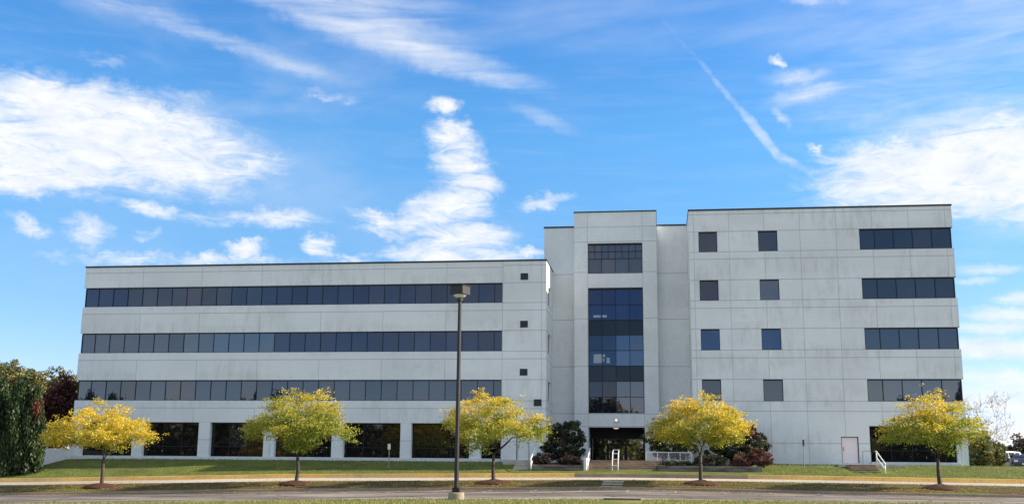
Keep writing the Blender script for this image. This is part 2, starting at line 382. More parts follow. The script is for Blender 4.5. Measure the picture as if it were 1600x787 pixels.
def striped(name, cols, scale, thr=(.35, .65), rough=.9, stretch=(1, 1, 1), bump=.4, detail=8):
    m, t, b = mat(name)
    pos = t.node('ShaderNodeNewGeometry').outputs['Position']
    p = t.mapping(pos, scale=stretch)
    c = t.mix(t.mr(t.noise(p, scale, detail, .65), *thr), cols[0], cols[1])
    if len(cols) > 2: c = t.mix(t.mr(t.noise(p, scale*.31, 4, .6), .5, .66), c, cols[2])
    f = t.mr(t.noise(pos, scale*14, 3, .7), .25, .75, .75, 1.25)
    c = t.mix(1., c, t.comb(f, f, f), 'MULTIPLY')
    t.put(b.inputs['Base Color'], c); b.inputs['Roughness'].default_value = rough; b.inputs['Specular IOR Level'].default_value = .2
    bp = t.node('ShaderNodeBump'); t.put(bp.inputs['Height'], t.noise(pos, scale*10, 5, .7)); bp.inputs['Strength'].default_value = bump; bp.inputs['Distance'].default_value = .03
    t.put(b.inputs['Normal'], bp.outputs[0])
    return m
M['road'] = striped('worn_asphalt', ((.11, .088, .07), (.27, .225, .185), (.055, .045, .036)), .6, (.44, .56), stretch=(.22, 1, 1))
def wear_and_shade(m):
    t = NT(m.node_tree); b = [n for n in t.n if n.type == 'BSDF_PRINCIPLED'][0]
    src = b.inputs['Base Color'].links[0].from_socket
    pos = t.node('ShaderNodeNewGeometry').outputs['Position']; x, y, z = t.sep(pos)
    stain_shade = t.m('MULTIPLY', t.mr(t.noise(t.mapping(pos, scale=(.5, 1, 1)), .55, 6, .65), .46, .60), t.mr(y, 60., 64.))  # darker far-stall patches: stains plus tree shadow painted into the colour
    c = t.mix(t.m('MULTIPLY', stain_shade, .65), src, (.055, .042, .034))
    vo = t.node('ShaderNodeTexVoronoi', feature='DISTANCE_TO_EDGE'); vo.inputs['Scale'].default_value = .22
    t.put(vo.inputs['Vector'], t.vm('ADD', pos, t.noise(pos, .8, 4, .7, col=True)))
    c = t.mix(t.mr(vo.outputs[0], .006, .016, .8, 0.), c, (.03, .028, .026))
    t.put(b.inputs['Base Color'], c)
wear_and_shade(M['road'])
M['drive'] = striped('concrete_drive', ((.36, .325, .27), (.44, .405, .34), (.30, .265, .22)), .35, stretch=(.3, 1, 1))
M['kerb'] = striped('concrete_kerb', ((.36, .32, .26), (.48, .43, .35)), .8, stretch=(.5, 1, 1))
M['yellow'] = striped('yellow_kerb_paint', ((.88, .52, .16), (.74, .41, .12), (.50, .33, .17)), .7, (.45, .62), stretch=(.5, 1, 1))
M['darkkerb'] = striped('dirty_kerb', ((.24, .17, .11), (.38, .27, .18)), .8, stretch=(.5, 1, 1))
M['mulch'] = striped('bark_mulch', ((.045, .020, .013), (.08, .036, .022)), 5)
M['soil'] = striped('bed_mulch', ((.045, .03, .022), (.09, .05, .035)), 4)
M['paint'] = striped('worn_white_paint', ((.48, .45, .41), (.20, .18, .16)), 3, (.40, .56))
M['timber'] = striped('weathered_timber', ((.10, .085, .075), (.22, .20, .18)), 1.5, (.42, .6), stretch=(.5, 1, 3))
M['paving'] = striped('pale_paving', ((.40, .36, .30), (.52, .48, .42)), .8)

def grassmat():
    m, t, b = mat('lawn_grass')
    pos = t.node('ShaderNodeNewGeometry').outputs['Position']; x, y, z = t.sep(pos)
    green = t.mix(t.mr(t.noise(pos, .7, 7, .6), .35, .65), (.085, .115, .024), (.155, .165, .040))
    dry_shaded = t.mix(t.mr(t.noise(pos, .9, 6, .6), .35, .65), (.085, .055, .028), (.15, .10, .048))  # dry grass, darkened further to carry tree shade on the verge
    verge = t.m('MULTIPLY', t.m('GREATER_THAN', y, 67.), t.m('LESS_THAN', y, 74.))
    f = t.m('MAXIMUM', t.m('MULTIPLY', verge, t.mr(t.noise(t.mapping(pos, scale=(.25, 1, 1)), .8, 4, .6), .38, .55)), t.mr(t.noise(t.mapping(pos, scale=(.5, 1, 1)), .45, 5, .6), .56, .70, 0., .8))
    near = t.m('MULTIPLY', t.m('LESS_THAN', y, 47.), t.mr(t.noise(pos, .35, 5, .65), .38, .62, .1, .75))
    c = t.mix(f, green, dry_shaded)
    c = t.mix(near, c, (.27, .235, .085))
    k = t.mr(t.noise(pos, 16., 4, .8), .25, .75, .6, 1.4)
    c = t.mix(1., c, t.comb(k, k, k), 'MULTIPLY')
    t.put(b.inputs['Base Color'], c); b.inputs['Roughness'].default_value = .95; b.inputs['Specular IOR Level'].default_value = .1
    bp = t.node('ShaderNodeBump'); t.put(bp.inputs['Height'], t.noise(pos, 18., 5, .8)); bp.inputs['Strength'].default_value = .9; bp.inputs['Distance'].default_value = .08
    t.put(b.inputs['Normal'], bp.outputs[0])
    return m
M['grass'] = grassmat()

# ------------------------------------------------------------------ terrain
def lin(tab):
    xs = [p[0] for p in tab]; zs = [p[1] for p in tab]
    return lambda x: float(np.interp(x, xs, zs))
zA = lin([(-70, -.15), (-29.4, .22), (-10.6, .67), (-.85, .78), (5.4, .77), (14.3, .78), (60, .6)])       # near edge of the car park
zB = lin([(-75, -.3), (-42.6, .22), (-22.8, .72), (-3.15, 1.06), (7.8, .97), (20.8, .85), (60, .6)])       # far edge of the car park
zC = lin([(-75, .4), (-45.8, .64), (-24.5, 1.15), (-3.4, 1.46), (8.4, 1.42), (22.3, 1.32), (60, 1.1)])     # verge beside the drive
zK = lin([(-75, .85), (-49.7, 1.02), (-26.6, 1.60), (-3.66, 1.87), (9.13, 1.84), (24.2, 1.72), (60, 1.5)]) # yellow kerb top
def ground_z(x, y, grass=True):
    A, B, C, K = zA(x), zB(x), zC(x), zK(x)
    if y <= 0: return 0.
    hi = 2.66 if x > -52 else float(np.interp(x, [-60, -52], [1.9, 2.66]))
    ys = [0, 25, 47, 47.16, 68, 68.16, 73, 73.1, 79, 79.2, 79.6, 82.4, float(np.interp(x, [-49.5, -41], [87.9, 85.6])), 100, 140, 400, 3000]
    zs = [0, A*.52, A, A-.35, B-.35, B, C, C-.25, K-.42, K-.3, K+.02, K+(hi-K)*.5, hi, hi, hi-.1, hi+1, hi+20]
    return float(np.interp(y, ys, zs))
def sheet(name, xs, ys, zf, m, kind='structure', off=0.):
    b = MB(); nx = len(xs)
    b.v = [(x, y, zf(x, y)+off) for y in ys for x in xs]
    b.f = [(j*nx+i, j*nx+i+1, (j+1)*nx+i+1, (j+1)*nx+i) for j in range(len(ys)-1) for i in range(nx-1)]
    o = b.build(name, m); tag(o, kind=kind); return o
XS = [-2500, -900, -400, -200, -120, -90, -75]+[x for x in range(-68, 60, 3)]+[62, 75, 100, 150, 250, 450, 900, 2500]
YS = [-2500, -800, -300, -150, -80, -40, -15, 0, 10, 20, 25, 30, 36, 42, 47, 47.16, 52, 60, 68, 68.16, 70.5, 73, 73.1, 76, 79, 79.2, 79.6, 81, 83, 85, 87.5, 92, 100, 120, 140, 200, 400, 900, 2500]
sheet('ground', XS, YS, ground_z, M['grass'])
XR = [x for x in range(-120, 121, 3)]
road_z = lambda x, y: float(np.interp(y, [47.16, 68], [zA(x)-.15, zB(x)-.15]))
drive_z = lambda x, y: float(np.interp(y, [73.1, 79], [zC(x)-.03, zK(x)-.27]))
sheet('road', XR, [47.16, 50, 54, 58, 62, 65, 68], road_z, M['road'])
sheet('driveway', XR, [73.1, 75, 77, 78.95], drive_z, M['drive'])
def kerb(name, y0, y1, ztop, h, m, segs=None, x0=-120, x1=120):
    b = MB(); xs = np.arange(x0, x1+.1, 3.)
    for i in range(len(xs)-1):
        xa, xb = float(xs[i]), float(xs[i+1])-.012
        za, zb = ztop(xa), ztop(xb); n = len(b.v)
        b.v += [(xa,y0,za-h),(xb,y0,zb-h),(xb,y1,zb-h),(xa,y1,za-h),(xa,y0+.1,za),(xb,y0+.1,zb),(xb,y1-.01,zb),(xa,y1-.01,za)]
        b.f += [tuple(n+k for k in f) for f in ((4,5,6,7),(0,1,5,4),(1,2,6,5),(2,3,7,6),(3,0,4,7))]
    o = b.build(name, m, bevel=.02); tag(o, kind='structure'); return o
kerb('kerb', 46.98, 47.14, lambda x: zA(x)+.012, .3, M['kerb'])
kerb('kerb', 68.01, 68.17, lambda x: zB(x)+.012, .3, M['darkkerb'])
kerb('yellow_kerb', 78.86, 79.2, lambda x: zK(x)+.015, .34, M['yellow'], x0=-120, x1=-6)
kerb('kerb', 78.86, 79.2, lambda x: zK(x)+.015, .34, M['darkkerb'], x0=-6, x1=6)
kerb('yellow_kerb', 78.86, 79.2, lambda x: zK(x)+.015, .34, M['yellow'], x0=6, x1=120)
# worn stall lines along the far side of the car park
b = MB()
for k in range(-9, 9):
    x = -4.7+2.75*k
    for (ya, yb) in ((63.1, 65.2), (65.7, 67.6)):
        b.quad(*[(xx, yy, road_z(xx, yy)+.006) for xx, yy in ((x, ya), (x+.11, ya), (x+.11, yb), (x, yb))])
tag(b.build('parking_lines', M['paint']), kind='structure')
# kerbed crossing of the verge and the walkway cut into the near lawn
b = MB()
for i, (ya, yb, t0) in enumerate(((68.2, 69.7, .0), (69.7, 71.3, .15), (71.3, 73.05, .30))):
    z = zB(-3)+.03+t0; b.box(-3.62, -2.32, ya, yb, z-.6, z)
tag(b.build('crossing_steps', M['paving'], bevel=.015), kind='structure')
b = MB(); b.box(-2.34, -.80, 46.3, 46.975, .3, .815); b.box(-2.30, -.84, 42., 46.29, .2, .62)
tag(b.build('walkway', M['brick'], bevel=.015), kind='structure')
b = MB(); b.box(-2.38, -.76, 46.25, 46.98, .819, .84); tag(b.build('walkway_edge', M['kerb'], bevel=.01), kind='structure')

# blades of grass
rng = np.random.default_rng(5)
def blades(name, n, xr, yr, h, keep=lambda x, y: True, cols=((.15, .19, .04), (.30, .28, .08), (.40, .32, .15))):
    V = []; Cc = []
    xs = rng.uniform(*xr, n); ys = rng.uniform(*yr, n)
    for x, y in zip(xs, ys):
        if not keep(x, y): continue
        z = ground_z(x, y)-.01; hh = h*rng.uniform(.5, 1.3); an = rng.uniform(0, math.pi); wd = .018
        dx_, dy_ = math.cos(an)*wd, math.sin(an)*wd; lx, ly = rng.normal(0, .4*h, 2)
        V.append(((x-dx_, y-dy_, z), (x+dx_, y+dy_, z), (x+lx, y+ly, z+hh)))
        c = cols[0 if rng.random() < .42 else (1 if rng.random() < .75 else 2)]; k = rng.uniform(.75, 1.2)
        Cc.append((c[0]*k, c[1]*k, c[2]*k))
    o = soup(name, V, M['blade'], Cc); tag(o, kind='stuff', label='short green and straw coloured grass blades', cat='grass'); return o
blades('grass', 45000, (-30, 18), (39, 46.95), .07, lambda x, y: not (-2.45 < x < -.7 and y > 41.5))
blades('grass', 36000, (-52, 33), (79.4, 87.3), .08, lambda x, y: x < -11.6 or (x > 7.5 and not 13.2 < x < 16.4), ((.085, .13, .028), (.165, .185, .048), (.24, .20, .09)))
blades('grass', 22000, (-52, 30), (68.3, 73.), .06, lambda x, y: not -3.7 < x < -2.2, ((.075, .085, .025), (.13, .10, .045), (.15, .09, .045)))  # verge blades, their colours darkened with the tree shade too

# fallen leaves under and downwind of the street trees
V, Cc = [], []
for tx in (-37.2, -23.7, -10.6, 2.5, 16.9):
    for k in range(1500):
        x = tx+rng.normal(0, 3.2)-.8; y = 71+rng.normal(0, 2.6)
        if not (62 < y < 78.8) or 67.9 < y < 68.3 or 72.9 < y < 73.3: continue
        z = road_z(x, y) if y < 68 else (drive_z(x, y) if y > 73.1 else ground_z(x, y)+.03)
        z += .012; a_ = rng.uniform(0, 6.3); L_ = rng.uniform(.04, .08)
        u_ = (math.cos(a_)*L_, math.sin(a_)*L_, rng.uniform(0, .02)); v_ = (-math.sin(a_)*L_*.5, math.cos(a_)*L_*.5, rng.uniform(0, .02))
        V.append(((x-u_[0], y-u_[1], z), (x+v_[0], y+v_[1], z+v_[2]), (x+u_[0], y+u_[1], z+u_[2]), (x-v_[0], y-v_[1], z)))
        Cc.append(((.62, .44, .06), (.40, .24, .06), (.25, .13, .05))[rng.integers(0, 3)])
tag(soup('fallen_leaves', V, M['blade'], Cc), kind='stuff', label='yellow and brown fallen leaves scattered on the verge and drive', cat='leaves')

# ------------------------------------------------------------------ the building
BD = empty('office_building', (-6, 88, 2.7), 'large grey concrete office building with dark ribbon windows, central tower and taller right block', 'building')
def facade(name, m, x0, x1, z0, z1, Y, holes, depth=.45, left_edge=False):
    """wall front with real openings: holes are (x0,x1,z0,z1)"""
    xs = sorted({x0, x1, *[h[0] for h in holes], *[h[1] for h in holes]}); zs = sorted({z0, z1, *[h[2] for h in holes], *[h[3] for h in holes]})
    xs = [x for x in xs if x0 <= x <= x1]; zs = [z for z in zs if z0 <= z <= z1]
    b = MB()
    def open_(i, k):
        if not (0 <= i < len(xs)-1 and 0 <= k < len(zs)-1): return None
        cx, cz = (xs[i]+xs[i+1])/2, (zs[k]+zs[k+1])/2
        return any(h[0] < cx < h[1] and h[2] < cz < h[3] for h in holes)
    for i in range(len(xs)-1):
        for k in range(len(zs)-1):
            if open_(i, k): continue
            a, c, p, q = xs[i], xs[i+1], zs[k], zs[k+1]
            b.quad((a,Y,p), (c,Y,p), (c,Y,q), (a,Y,q))
            D = Y+depth
            if open_(i+1, k): b.quad((c,Y,p), (c,D,p), (c,D,q), (c,Y,q))
            if open_(i-1, k) or (left_edge and open_(i-1, k) is None): b.quad((a,D,p), (a,Y,p), (a,Y,q), (a,D,q))
            if open_(i, k+1): b.quad((a,Y,q), (c,Y,q), (c,D,q), (a,D,q))
            if open_(i, k-1): b.quad((a,Y,p), (a,D,p), (c,D,p), (c,Y,p))
    return b
rg = random.Random(11)
def panes(cells, Y, axis='y', tilt=.35, tints=None):
    """cells (x0,x1,z0,z1); each pane sits a hair out of true, so each mirrors its own bit of sky"""
    V = []; Cc = []
    for i, (a, c, p, q) in enumerate(cells):
        tx, tz = R(rg.gauss(0, tilt)), R(rg.gauss(0, tilt)); w2, h2 = (c-a)/2, (q-p)/2
        def pt(x, z, sx, sz):
            o = Y+.02+sx*w2*math.tan(tx)+sz*h2*math.tan(tz)
            return (x, o, z) if axis == 'y' else (o, x, z)
        if axis == 'y' or axis == 'xl': V.append((pt(a,p,-1,-1), pt(c,p,1,-1), pt(c,q,1,1), pt(a,q,-1,1)))
        else: V.append((pt(c,p,1,-1), pt(a,p,-1,-1), pt(a,q,-1,1), pt(c,q,1,1)))
        k = tints[i] if tints else (1, 1, 1)
        if not isinstance(k, tuple): k = (k, k, k)
        f = rg.choice((.93, .97, 1., 1., 1.03, 1.07))*rg.uniform(.97, 1.03); Cc.append((k[0]*f, k[1]*f, k[2]*f))
    return V, Cc
def window(x0, x1, z0, z1, Y, xdiv, zdiv, g='glass', tints=None, fr=.045, label=None, tilt=.2, wrap=None, head=.09):
    """one window: a frame part with one pane sub-part; wrap = (x, y1, divs) carries it round a corner"""
    b = MB(); xd = [x0]+list(xdiv)+[x1]; zd = [z0]+list(zdiv)+[z1]
    for x in xd[1:-1]: b.box(x-fr/2, x+fr/2, Y-.03, Y+.06, z0+.05, z1-head)
    for z in zd[1:-1]:
        for i in range(len(xd)-1): b.box(xd[i]+fr/2+.001, xd[i+1]-fr/2-.001, Y-.022, Y+.06, z-fr/2, z+fr/2)
    b.box(x0, x1, Y-.04, Y+.07, z1-head, z1-.002); b.box(x0, x1, Y-.045, Y+.07, z0+.002, z0+.05)
    if not (wrap and wrap[0] < x0+1): b.box(x0+.002, x0+fr, Y-.035, Y+.065, z0+.05, z1-head)
    if not (wrap and wrap[0] > x1-1): b.box(x1-fr, x1-.002, Y-.035, Y+.065, z0+.05, z1-head)
    if wrap:
        wx, y1, n = wrap; s = 1 if wx > x0+.5 else -1
        b.box(wx-.05, wx+.05, Y-.02, Y+.04, z0+.05, z1-head)
        a, c = sorted((wx-s*.07, wx+s*.045))
        b.box(a, c, Y+.072, y1, z1-head, z1-.002); b.box(a, c, Y+.072, y1, z0+.002, z0+.05)
        for k in range(1, n):
            y = Y+(y1-Y)*k/n; b.box(a+.01, c-.01, y-fr/2, y+fr/2, z0+.05, z1-head)
    f = b.build('window', M['frame'], BD)
    if label: f['label'] = label
    cells = [(xd[i], xd[i+1], zd[k], zd[k+1]) for k in range(len(zd)-1) for i in range(len(xd)-1)]
    if tints is not None and callable(tints): tints = [tints((c[0]+c[1])/2, (c[2]+c[3])/2) for c in cells]
    V, Cc = panes(cells, Y, tilt=tilt, tints=tints)
    if wrap:
        wx, y1, n = wrap
        cs = [(Y+.02+(y1-Y)*k/n, Y+.02+(y1-Y)*(k+1)/n, z0, z1) for k in range(n)]
        V2, C2 = panes(cs, wx-.02, axis='xr' if s > 0 else 'xr', tilt=.2); V += V2; Cc += C2
    soup('pane', V, M[g], Cc, f)
    return f
YF, YB = 88., 112.
WL, WR = -49.2, -8.98
# left wing: spandrel bands right round, upright end bay, ground floor piers
b = MB()
b.box(WL, -12.6, YF, YB, 17.15, 18.94)
b.box(WL-.0, -12.6, YF, YB, 13.21, 15.49)
b.box(WL, -12.6, YF, YB, 9.22, 11.52)
b.box(WL, -12.6, YF, YB, 5.72, 7.52)
o = b.build('spandrel_wall', M['wing'], BD, bevel=.015)
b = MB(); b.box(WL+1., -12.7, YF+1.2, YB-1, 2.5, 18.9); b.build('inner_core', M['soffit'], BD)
PIERS = [(-49.2, -48.31), (-43.77, -42.88), (-37.99, -37.0), (-32.34, -31.41), (-26.56, -25.59), (-20.83, -19.93), (-15.16, -14.22)]
for a_, c_ in PIERS:
    MB().box(a_, c_, YF, YF+1.0, 2.95, 5.718).build('pier', M['wing_solid'], BD, bevel=.012)
MB().box(WL-.1, -12.62, YF-.12, YF+1.1, 2.3, 2.948).build('plinth', M['plinth'], BD, bevel=.02)
# end bay with small vents, its right flank with three slot windows
ribR = [(15.99, 24, z-1.69, z) for z in (21.12, 17.17, 13.21, 9.22)]
b = facade('w', None, -12.598, WR, 2.3, 18.94, YF, [(-11.35, -10.3, 2.86, 4.75)], .3, left_edge=True)
SL = [(89.6, 91.3, z-1.6, z) for z in (17.1, 13.15, 9.2)]
def flankquads(b, X, y0, y1, z0, z1, slots, s, depth=.18):
    ys = sorted({y0, y1, *[h[0] for h in slots], *[h[1] for h in slots]}); zs = sorted({z0, z1, *[h[2] for h in slots], *[h[3] for h in slots]})
    for i in range(len(ys)-1):
        for k in range(len(zs)-1):
            cy_, cz_ = (ys[i]+ys[i+1])/2, (zs[k]+zs[k+1])/2
            if any(h[0] < cy_ < h[1] and h[2] < cz_ < h[3] for h in slots): continue
            q = [(X,ys[i],zs[k]), (X,ys[i+1],zs[k]), (X,ys[i+1],zs[k+1]), (X,ys[i],zs[k+1])]
            b.quad(*(q if s > 0 else q[::-1]))
    for (a, c, p, q) in slots:
        D = X-s*depth
        b.quad((X,a,p), (X,c,p), (D,c,p), (D,a,p)); b.quad((X,a,q), (D,a,q), (D,c,q), (X,c,q))
        b.quad((X,a,p), (D,a,p), (D,a,q), (X,a,q)); b.quad((X,c,p), (X,c,q), (D,c,q), (D,c,p))
flankquads(b, WR, YF, YB, 2.3, 18.94, SL, 1)
b.quad((-12.598, YF, 18.94), (WR, YF, 18.94), (WR, YB, 18.94), (-12.598, YB, 18.94))
b.build('end_wall', M['wing_solid'], BD)
for (a_, c_, p, q) in SL:
    f = MB().box(WR-.2, WR-.12, a_, c_, p, p+.06).box(WR-.2, WR-.12, a_, c_, q-.06, q).box(WR-.2, WR-.12, a_, a_+.06, p+.06, q-.06).box(WR-.2, WR-.12, c_-.06, c_, p+.06, q-.06).build('window', M['frame'], BD)
    V, Cc = panes([(a_, c_, p, q)], WR-.2, axis='xr', tilt=.1); soup('pane', V, M['glass'], Cc, f)
def coping(x0, x1, y0, y1, z, lip=.05, h=.13):
    MB().box(x0-lip, x1+lip, y0-lip, y1+lip, z, z+h).build('coping', M['coping'], BD, bevel=.01)
coping(WL, WR, YF, YB, 18.942)
# ribbon windows of the wing
xdiv = [WL+1.331*k for k in range(1, 28)]
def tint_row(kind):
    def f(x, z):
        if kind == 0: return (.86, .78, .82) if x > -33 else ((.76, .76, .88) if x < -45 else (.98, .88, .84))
        if kind == 1: return (.84, .80, .86) if x > -32.3 else ((1.5, 1.45, 1.35) if -40 < x else (1.25, 1.18, 1.12))  # lighter left panes: grey cloud reflection put into the tint
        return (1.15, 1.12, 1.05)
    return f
for k, (z0, z1) in enumerate(((15.49, 17.15), (11.52, 13.21), (7.52, 9.22))):
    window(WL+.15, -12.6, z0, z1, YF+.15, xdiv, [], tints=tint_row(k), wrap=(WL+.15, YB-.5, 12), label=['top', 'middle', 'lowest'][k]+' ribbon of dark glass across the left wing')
# ground floor glazing between the piers
for k in range(7):
    a_ = PIERS[k][1]; c_ = PIERS[k+1][0] if k < 6 else -12.6
    w_ = c_-a_
    xd = [a_+w_/3, a_+2*w_/3] if w_ > 2.5 else []
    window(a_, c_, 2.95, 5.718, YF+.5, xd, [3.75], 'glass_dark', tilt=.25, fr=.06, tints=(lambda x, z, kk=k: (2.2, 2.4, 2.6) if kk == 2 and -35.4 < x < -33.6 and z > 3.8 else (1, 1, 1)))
# vents
def vent(x, z, s=.31, h=.27):
    f = MB().box(x-s, x+s, YF-.03, YF+.01, z-h, z-h+.05).box(x-s, x+s, YF-.03, YF+.01, z+h-.05, z+h).box(x-s, x-s+.05, YF-.03, YF+.01, z-h+.05, z+h-.05).box(x+s-.05, x+s, YF-.03, YF+.01, z-h+.05, z+h-.05).build('vent', M['louvre'], BD)
    b = MB()
    for k in range(5):
        zz = z-h+.06+k*(2*h-.1)/5; b.quad((x-s+.05, YF-.025, zz), (x+s-.05, YF-.025, zz), (x+s-.05, YF-.003, zz+.09), (x-s+.05, YF-.003, zz+.09))
    b.build('louvre', M['louvre'], f)
for (x, z) in ((-10.8, 17.65), (-10.8, 13.72), (-10.8, 9.82), (-9.65, 7.38)): vent(x, z)
def door(x0, x1, z0, z1, Y, side=-1, m='white'):
    f = MB().box(x0, x0+.05, Y-.02, Y+.1, z0, z1-.05).box(x1-.06, x1, Y-.02, Y+.1, z0, z1-.05).box(x0, x1, Y-.02, Y+.1, z1-.05, z1).build('door_frame', M['frame'], BD)
    d = MB().box(x0+.052, x1-.062, Y+.02, Y+.07, z0+.01, z1-.052).build('door', M[m], BD, bevel=.006)
    hx = x0+.17 if side < 0 else x1-.17
    MB().box(hx-.02, hx+.02, Y-.04, Y+.0195, z0+.92, z0+1.2).build('handle', M['galv'], d)
door(-11.35, -10.3, 2.86, 4.75, YF+.14)

# right block
BL, BR = 2.63, 23.13
SQ = [(3.38, 4.87), (8.11, 9.63)]
zsR = [(19.44, 21.12), (15.49, 17.15), (11.52, 13.21), (7.52, 9.22)]
holes = [(a_, c_, p, q) for (p, q) in zsR for (a_, c_) in SQ]
holes += [(15.99, BR, p, q) for (p, q) in zsR]
holes += [(13.82, 15.12, 2.83, 4.82), (15.96, 22.32, 2.93, 5.64)]
b = facade('w', None, BL, BR, 2.3, 22.86, YF, holes, .35)
SL2 = [(90.3, 91.2, z-1.2, z) for z in (20.4, 16.7, 12.7, 8.6)]
flankquads(b, BL, YF, YB, 2.3, 22.86, SL2, -1)
b.quad((BL, YF, 22.86), (BR, YF, 22.86), (BR, YB, 22.86), (BL, YB, 22.86))
for p, q in ((2.3, 7.52), (9.22, 11.52), (13.21, 15.49), (17.15, 19.44), (21.12, 22.86)):
    b.quad((BR, YF, p), (BR, YB, p), (BR, YB, q), (BR, YF, q))
    if p > 3: b.quad((15.99, YF, p), (15.99, YB, p), (BR, YB, p), (BR, YF, p))
    if q < 22: b.quad((15.99, YF, q), (BR, YF, q), (BR, YB, q), (15.99, YB, q))
b.build('block_wall', M['block'], BD)
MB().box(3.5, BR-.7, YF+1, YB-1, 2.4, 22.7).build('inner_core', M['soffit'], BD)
for (a_, c_, p, q) in SL2:
    f = MB().box(BL+.1, BL+.16, a_, c_, p, p+.05).box(BL+.1, BL+.16, a_, c_, q-.05, q).box(BL+.1, BL+.16, a_, a_+.05, p+.05, q-.05).box(BL+.1, BL+.16, c_-.05, c_, p+.05, q-.05).build('window', M['frame'], BD)
    V, Cc = panes([(a_, c_, p, q)], BL+.17, axis='xl', tilt=.1); soup('pane', V, M['glass'], Cc, f)
coping(BL, BR, YF, YB, 22.862)
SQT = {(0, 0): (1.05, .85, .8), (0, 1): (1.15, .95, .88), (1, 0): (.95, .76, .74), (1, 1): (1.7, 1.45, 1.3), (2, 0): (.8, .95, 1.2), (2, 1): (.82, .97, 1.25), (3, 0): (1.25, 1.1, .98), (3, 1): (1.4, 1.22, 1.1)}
for r_, (p, q) in enumerate(zsR):
    for c2, (a_, c_) in enumerate(SQ):
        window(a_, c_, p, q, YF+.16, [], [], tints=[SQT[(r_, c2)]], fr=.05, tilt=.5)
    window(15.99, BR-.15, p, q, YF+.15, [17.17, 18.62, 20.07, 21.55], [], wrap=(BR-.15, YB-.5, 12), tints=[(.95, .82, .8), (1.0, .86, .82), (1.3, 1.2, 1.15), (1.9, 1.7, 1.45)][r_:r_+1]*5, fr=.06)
window(15.96, 22.32, 2.93, 5.64, YF+.32, [17.57, 19.12, 20.76], [3.8], 'glass_dark', fr=.06)
MB().box(15.9, 22.5, YF-.25, YF-.002, 2.5, 2.91).build('plinth', M['plinth'], BD, bevel=.02)
M['pinkdoor'] = plain('pale_pink_paint', (.86, .74, .72), .5, 0, .05)
door(13.82, 15.12, 2.83, 4.82, YF+.12, m='pinkdoor')

# recessed middle wall, its roof box
CY = 93.27
MB().box(-9.72, -6.6, CY, YB+2, 2.3, 22.86).build('recessed_wall', M['recess'], BD)
MB().box(-.5, 2.62, CY, YB+2, 2.3, 22.86).build('recessed_wall', M['recess'], BD)
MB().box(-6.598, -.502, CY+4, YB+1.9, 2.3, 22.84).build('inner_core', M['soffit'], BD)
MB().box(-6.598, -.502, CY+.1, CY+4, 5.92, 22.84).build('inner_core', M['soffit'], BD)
coping(-9.72, 2.5, CY, YB+2, 22.862)
MB().box(-8.6, -7.2, CY+2, CY+4, 22.99, 23.46).build('roof_box', M['plinth'], BD, bevel=.02)

# tower with its glazed slot and the deep entrance portal
TL, TR, TY = -7.04, 0.0, 92.5
b = facade('w', None, TL, TR, 2.3, 24.0, TY, [(-5.86, -1.21, 18.62, 21.27), (-5.86, -1.21, 6.8, 17.4), (-5.86, -1.21, 2.87, 5.65)], .4)
flankquads(b, TL, TY, TY+6, 2.3, 24., [], -1); flankquads(b, TR, TY, TY+6, 2.3, 24., [], 1)
b.quad((TL, TY, 24), (TR, TY, 24), (TR, TY+6, 24), (TL, TY+6, 24))
b.quad((TL, TY+6, 22.8), (TL, TY+6, 24), (TR, TY+6, 24), (TR, TY+6, 22.8))
b.quad((-5.86, TY+.4, 2.3), (-5.86, TY+.4, 5.65), (-5.86, TY+2, 5.65), (-5.86, TY+2, 2.3))
b.build('tower_wall', M['tower'], BD)
coping(TL, TR, TY, TY+6, 24.002, h=.1)
x0_, x1_ = -5.86, -1.21; dx4 = (x1_-x0_)/4
# upper window: two rows of small lights over four tall ones
f = MB()
for k in range(1, 8): f.box(x0_+k*dx4/2-.02, x0_+k*dx4/2+.02, TY+.13, TY+.2, 19.95 if k % 2 else 18.66, 21.15)
for z in (20.56, 19.93):
    for k in range(8): f.box(x0_+k*dx4/2+.022, x0_+(k+1)*dx4/2-.022, TY+.135, TY+.2, z-.02, z+.02)
f.box(x0_, x1_, TY+.1, TY+.21, 21.13, 21.268); f.box(x0_, x1_, TY+.12, TY+.21, 18.622, 18.66)
f.box(x0_, x0_+.05, TY+.125, TY+.21, 18.662, 21.128); f.box(x1_-.05, x1_, TY+.125, TY+.21, 18.662, 21.128)
fo = f.build('window', M['frame'], BD); fo['label'] = 'brownish upper tower window with small square lights'
V, Cc = panes([(x0_+k*dx4/2, x0_+(k+1)*dx4/2, a_, c_) for k in range(8) for a_, c_ in ((19.93, 20.56), (20.56, 21.2))]+[(x0_+k*dx4, x0_+(k+1)*dx4, 18.64, 19.93) for k in range(4)], TY+.17, tilt=.25)
soup('pane', V, M['glass_brown'], Cc, fo)
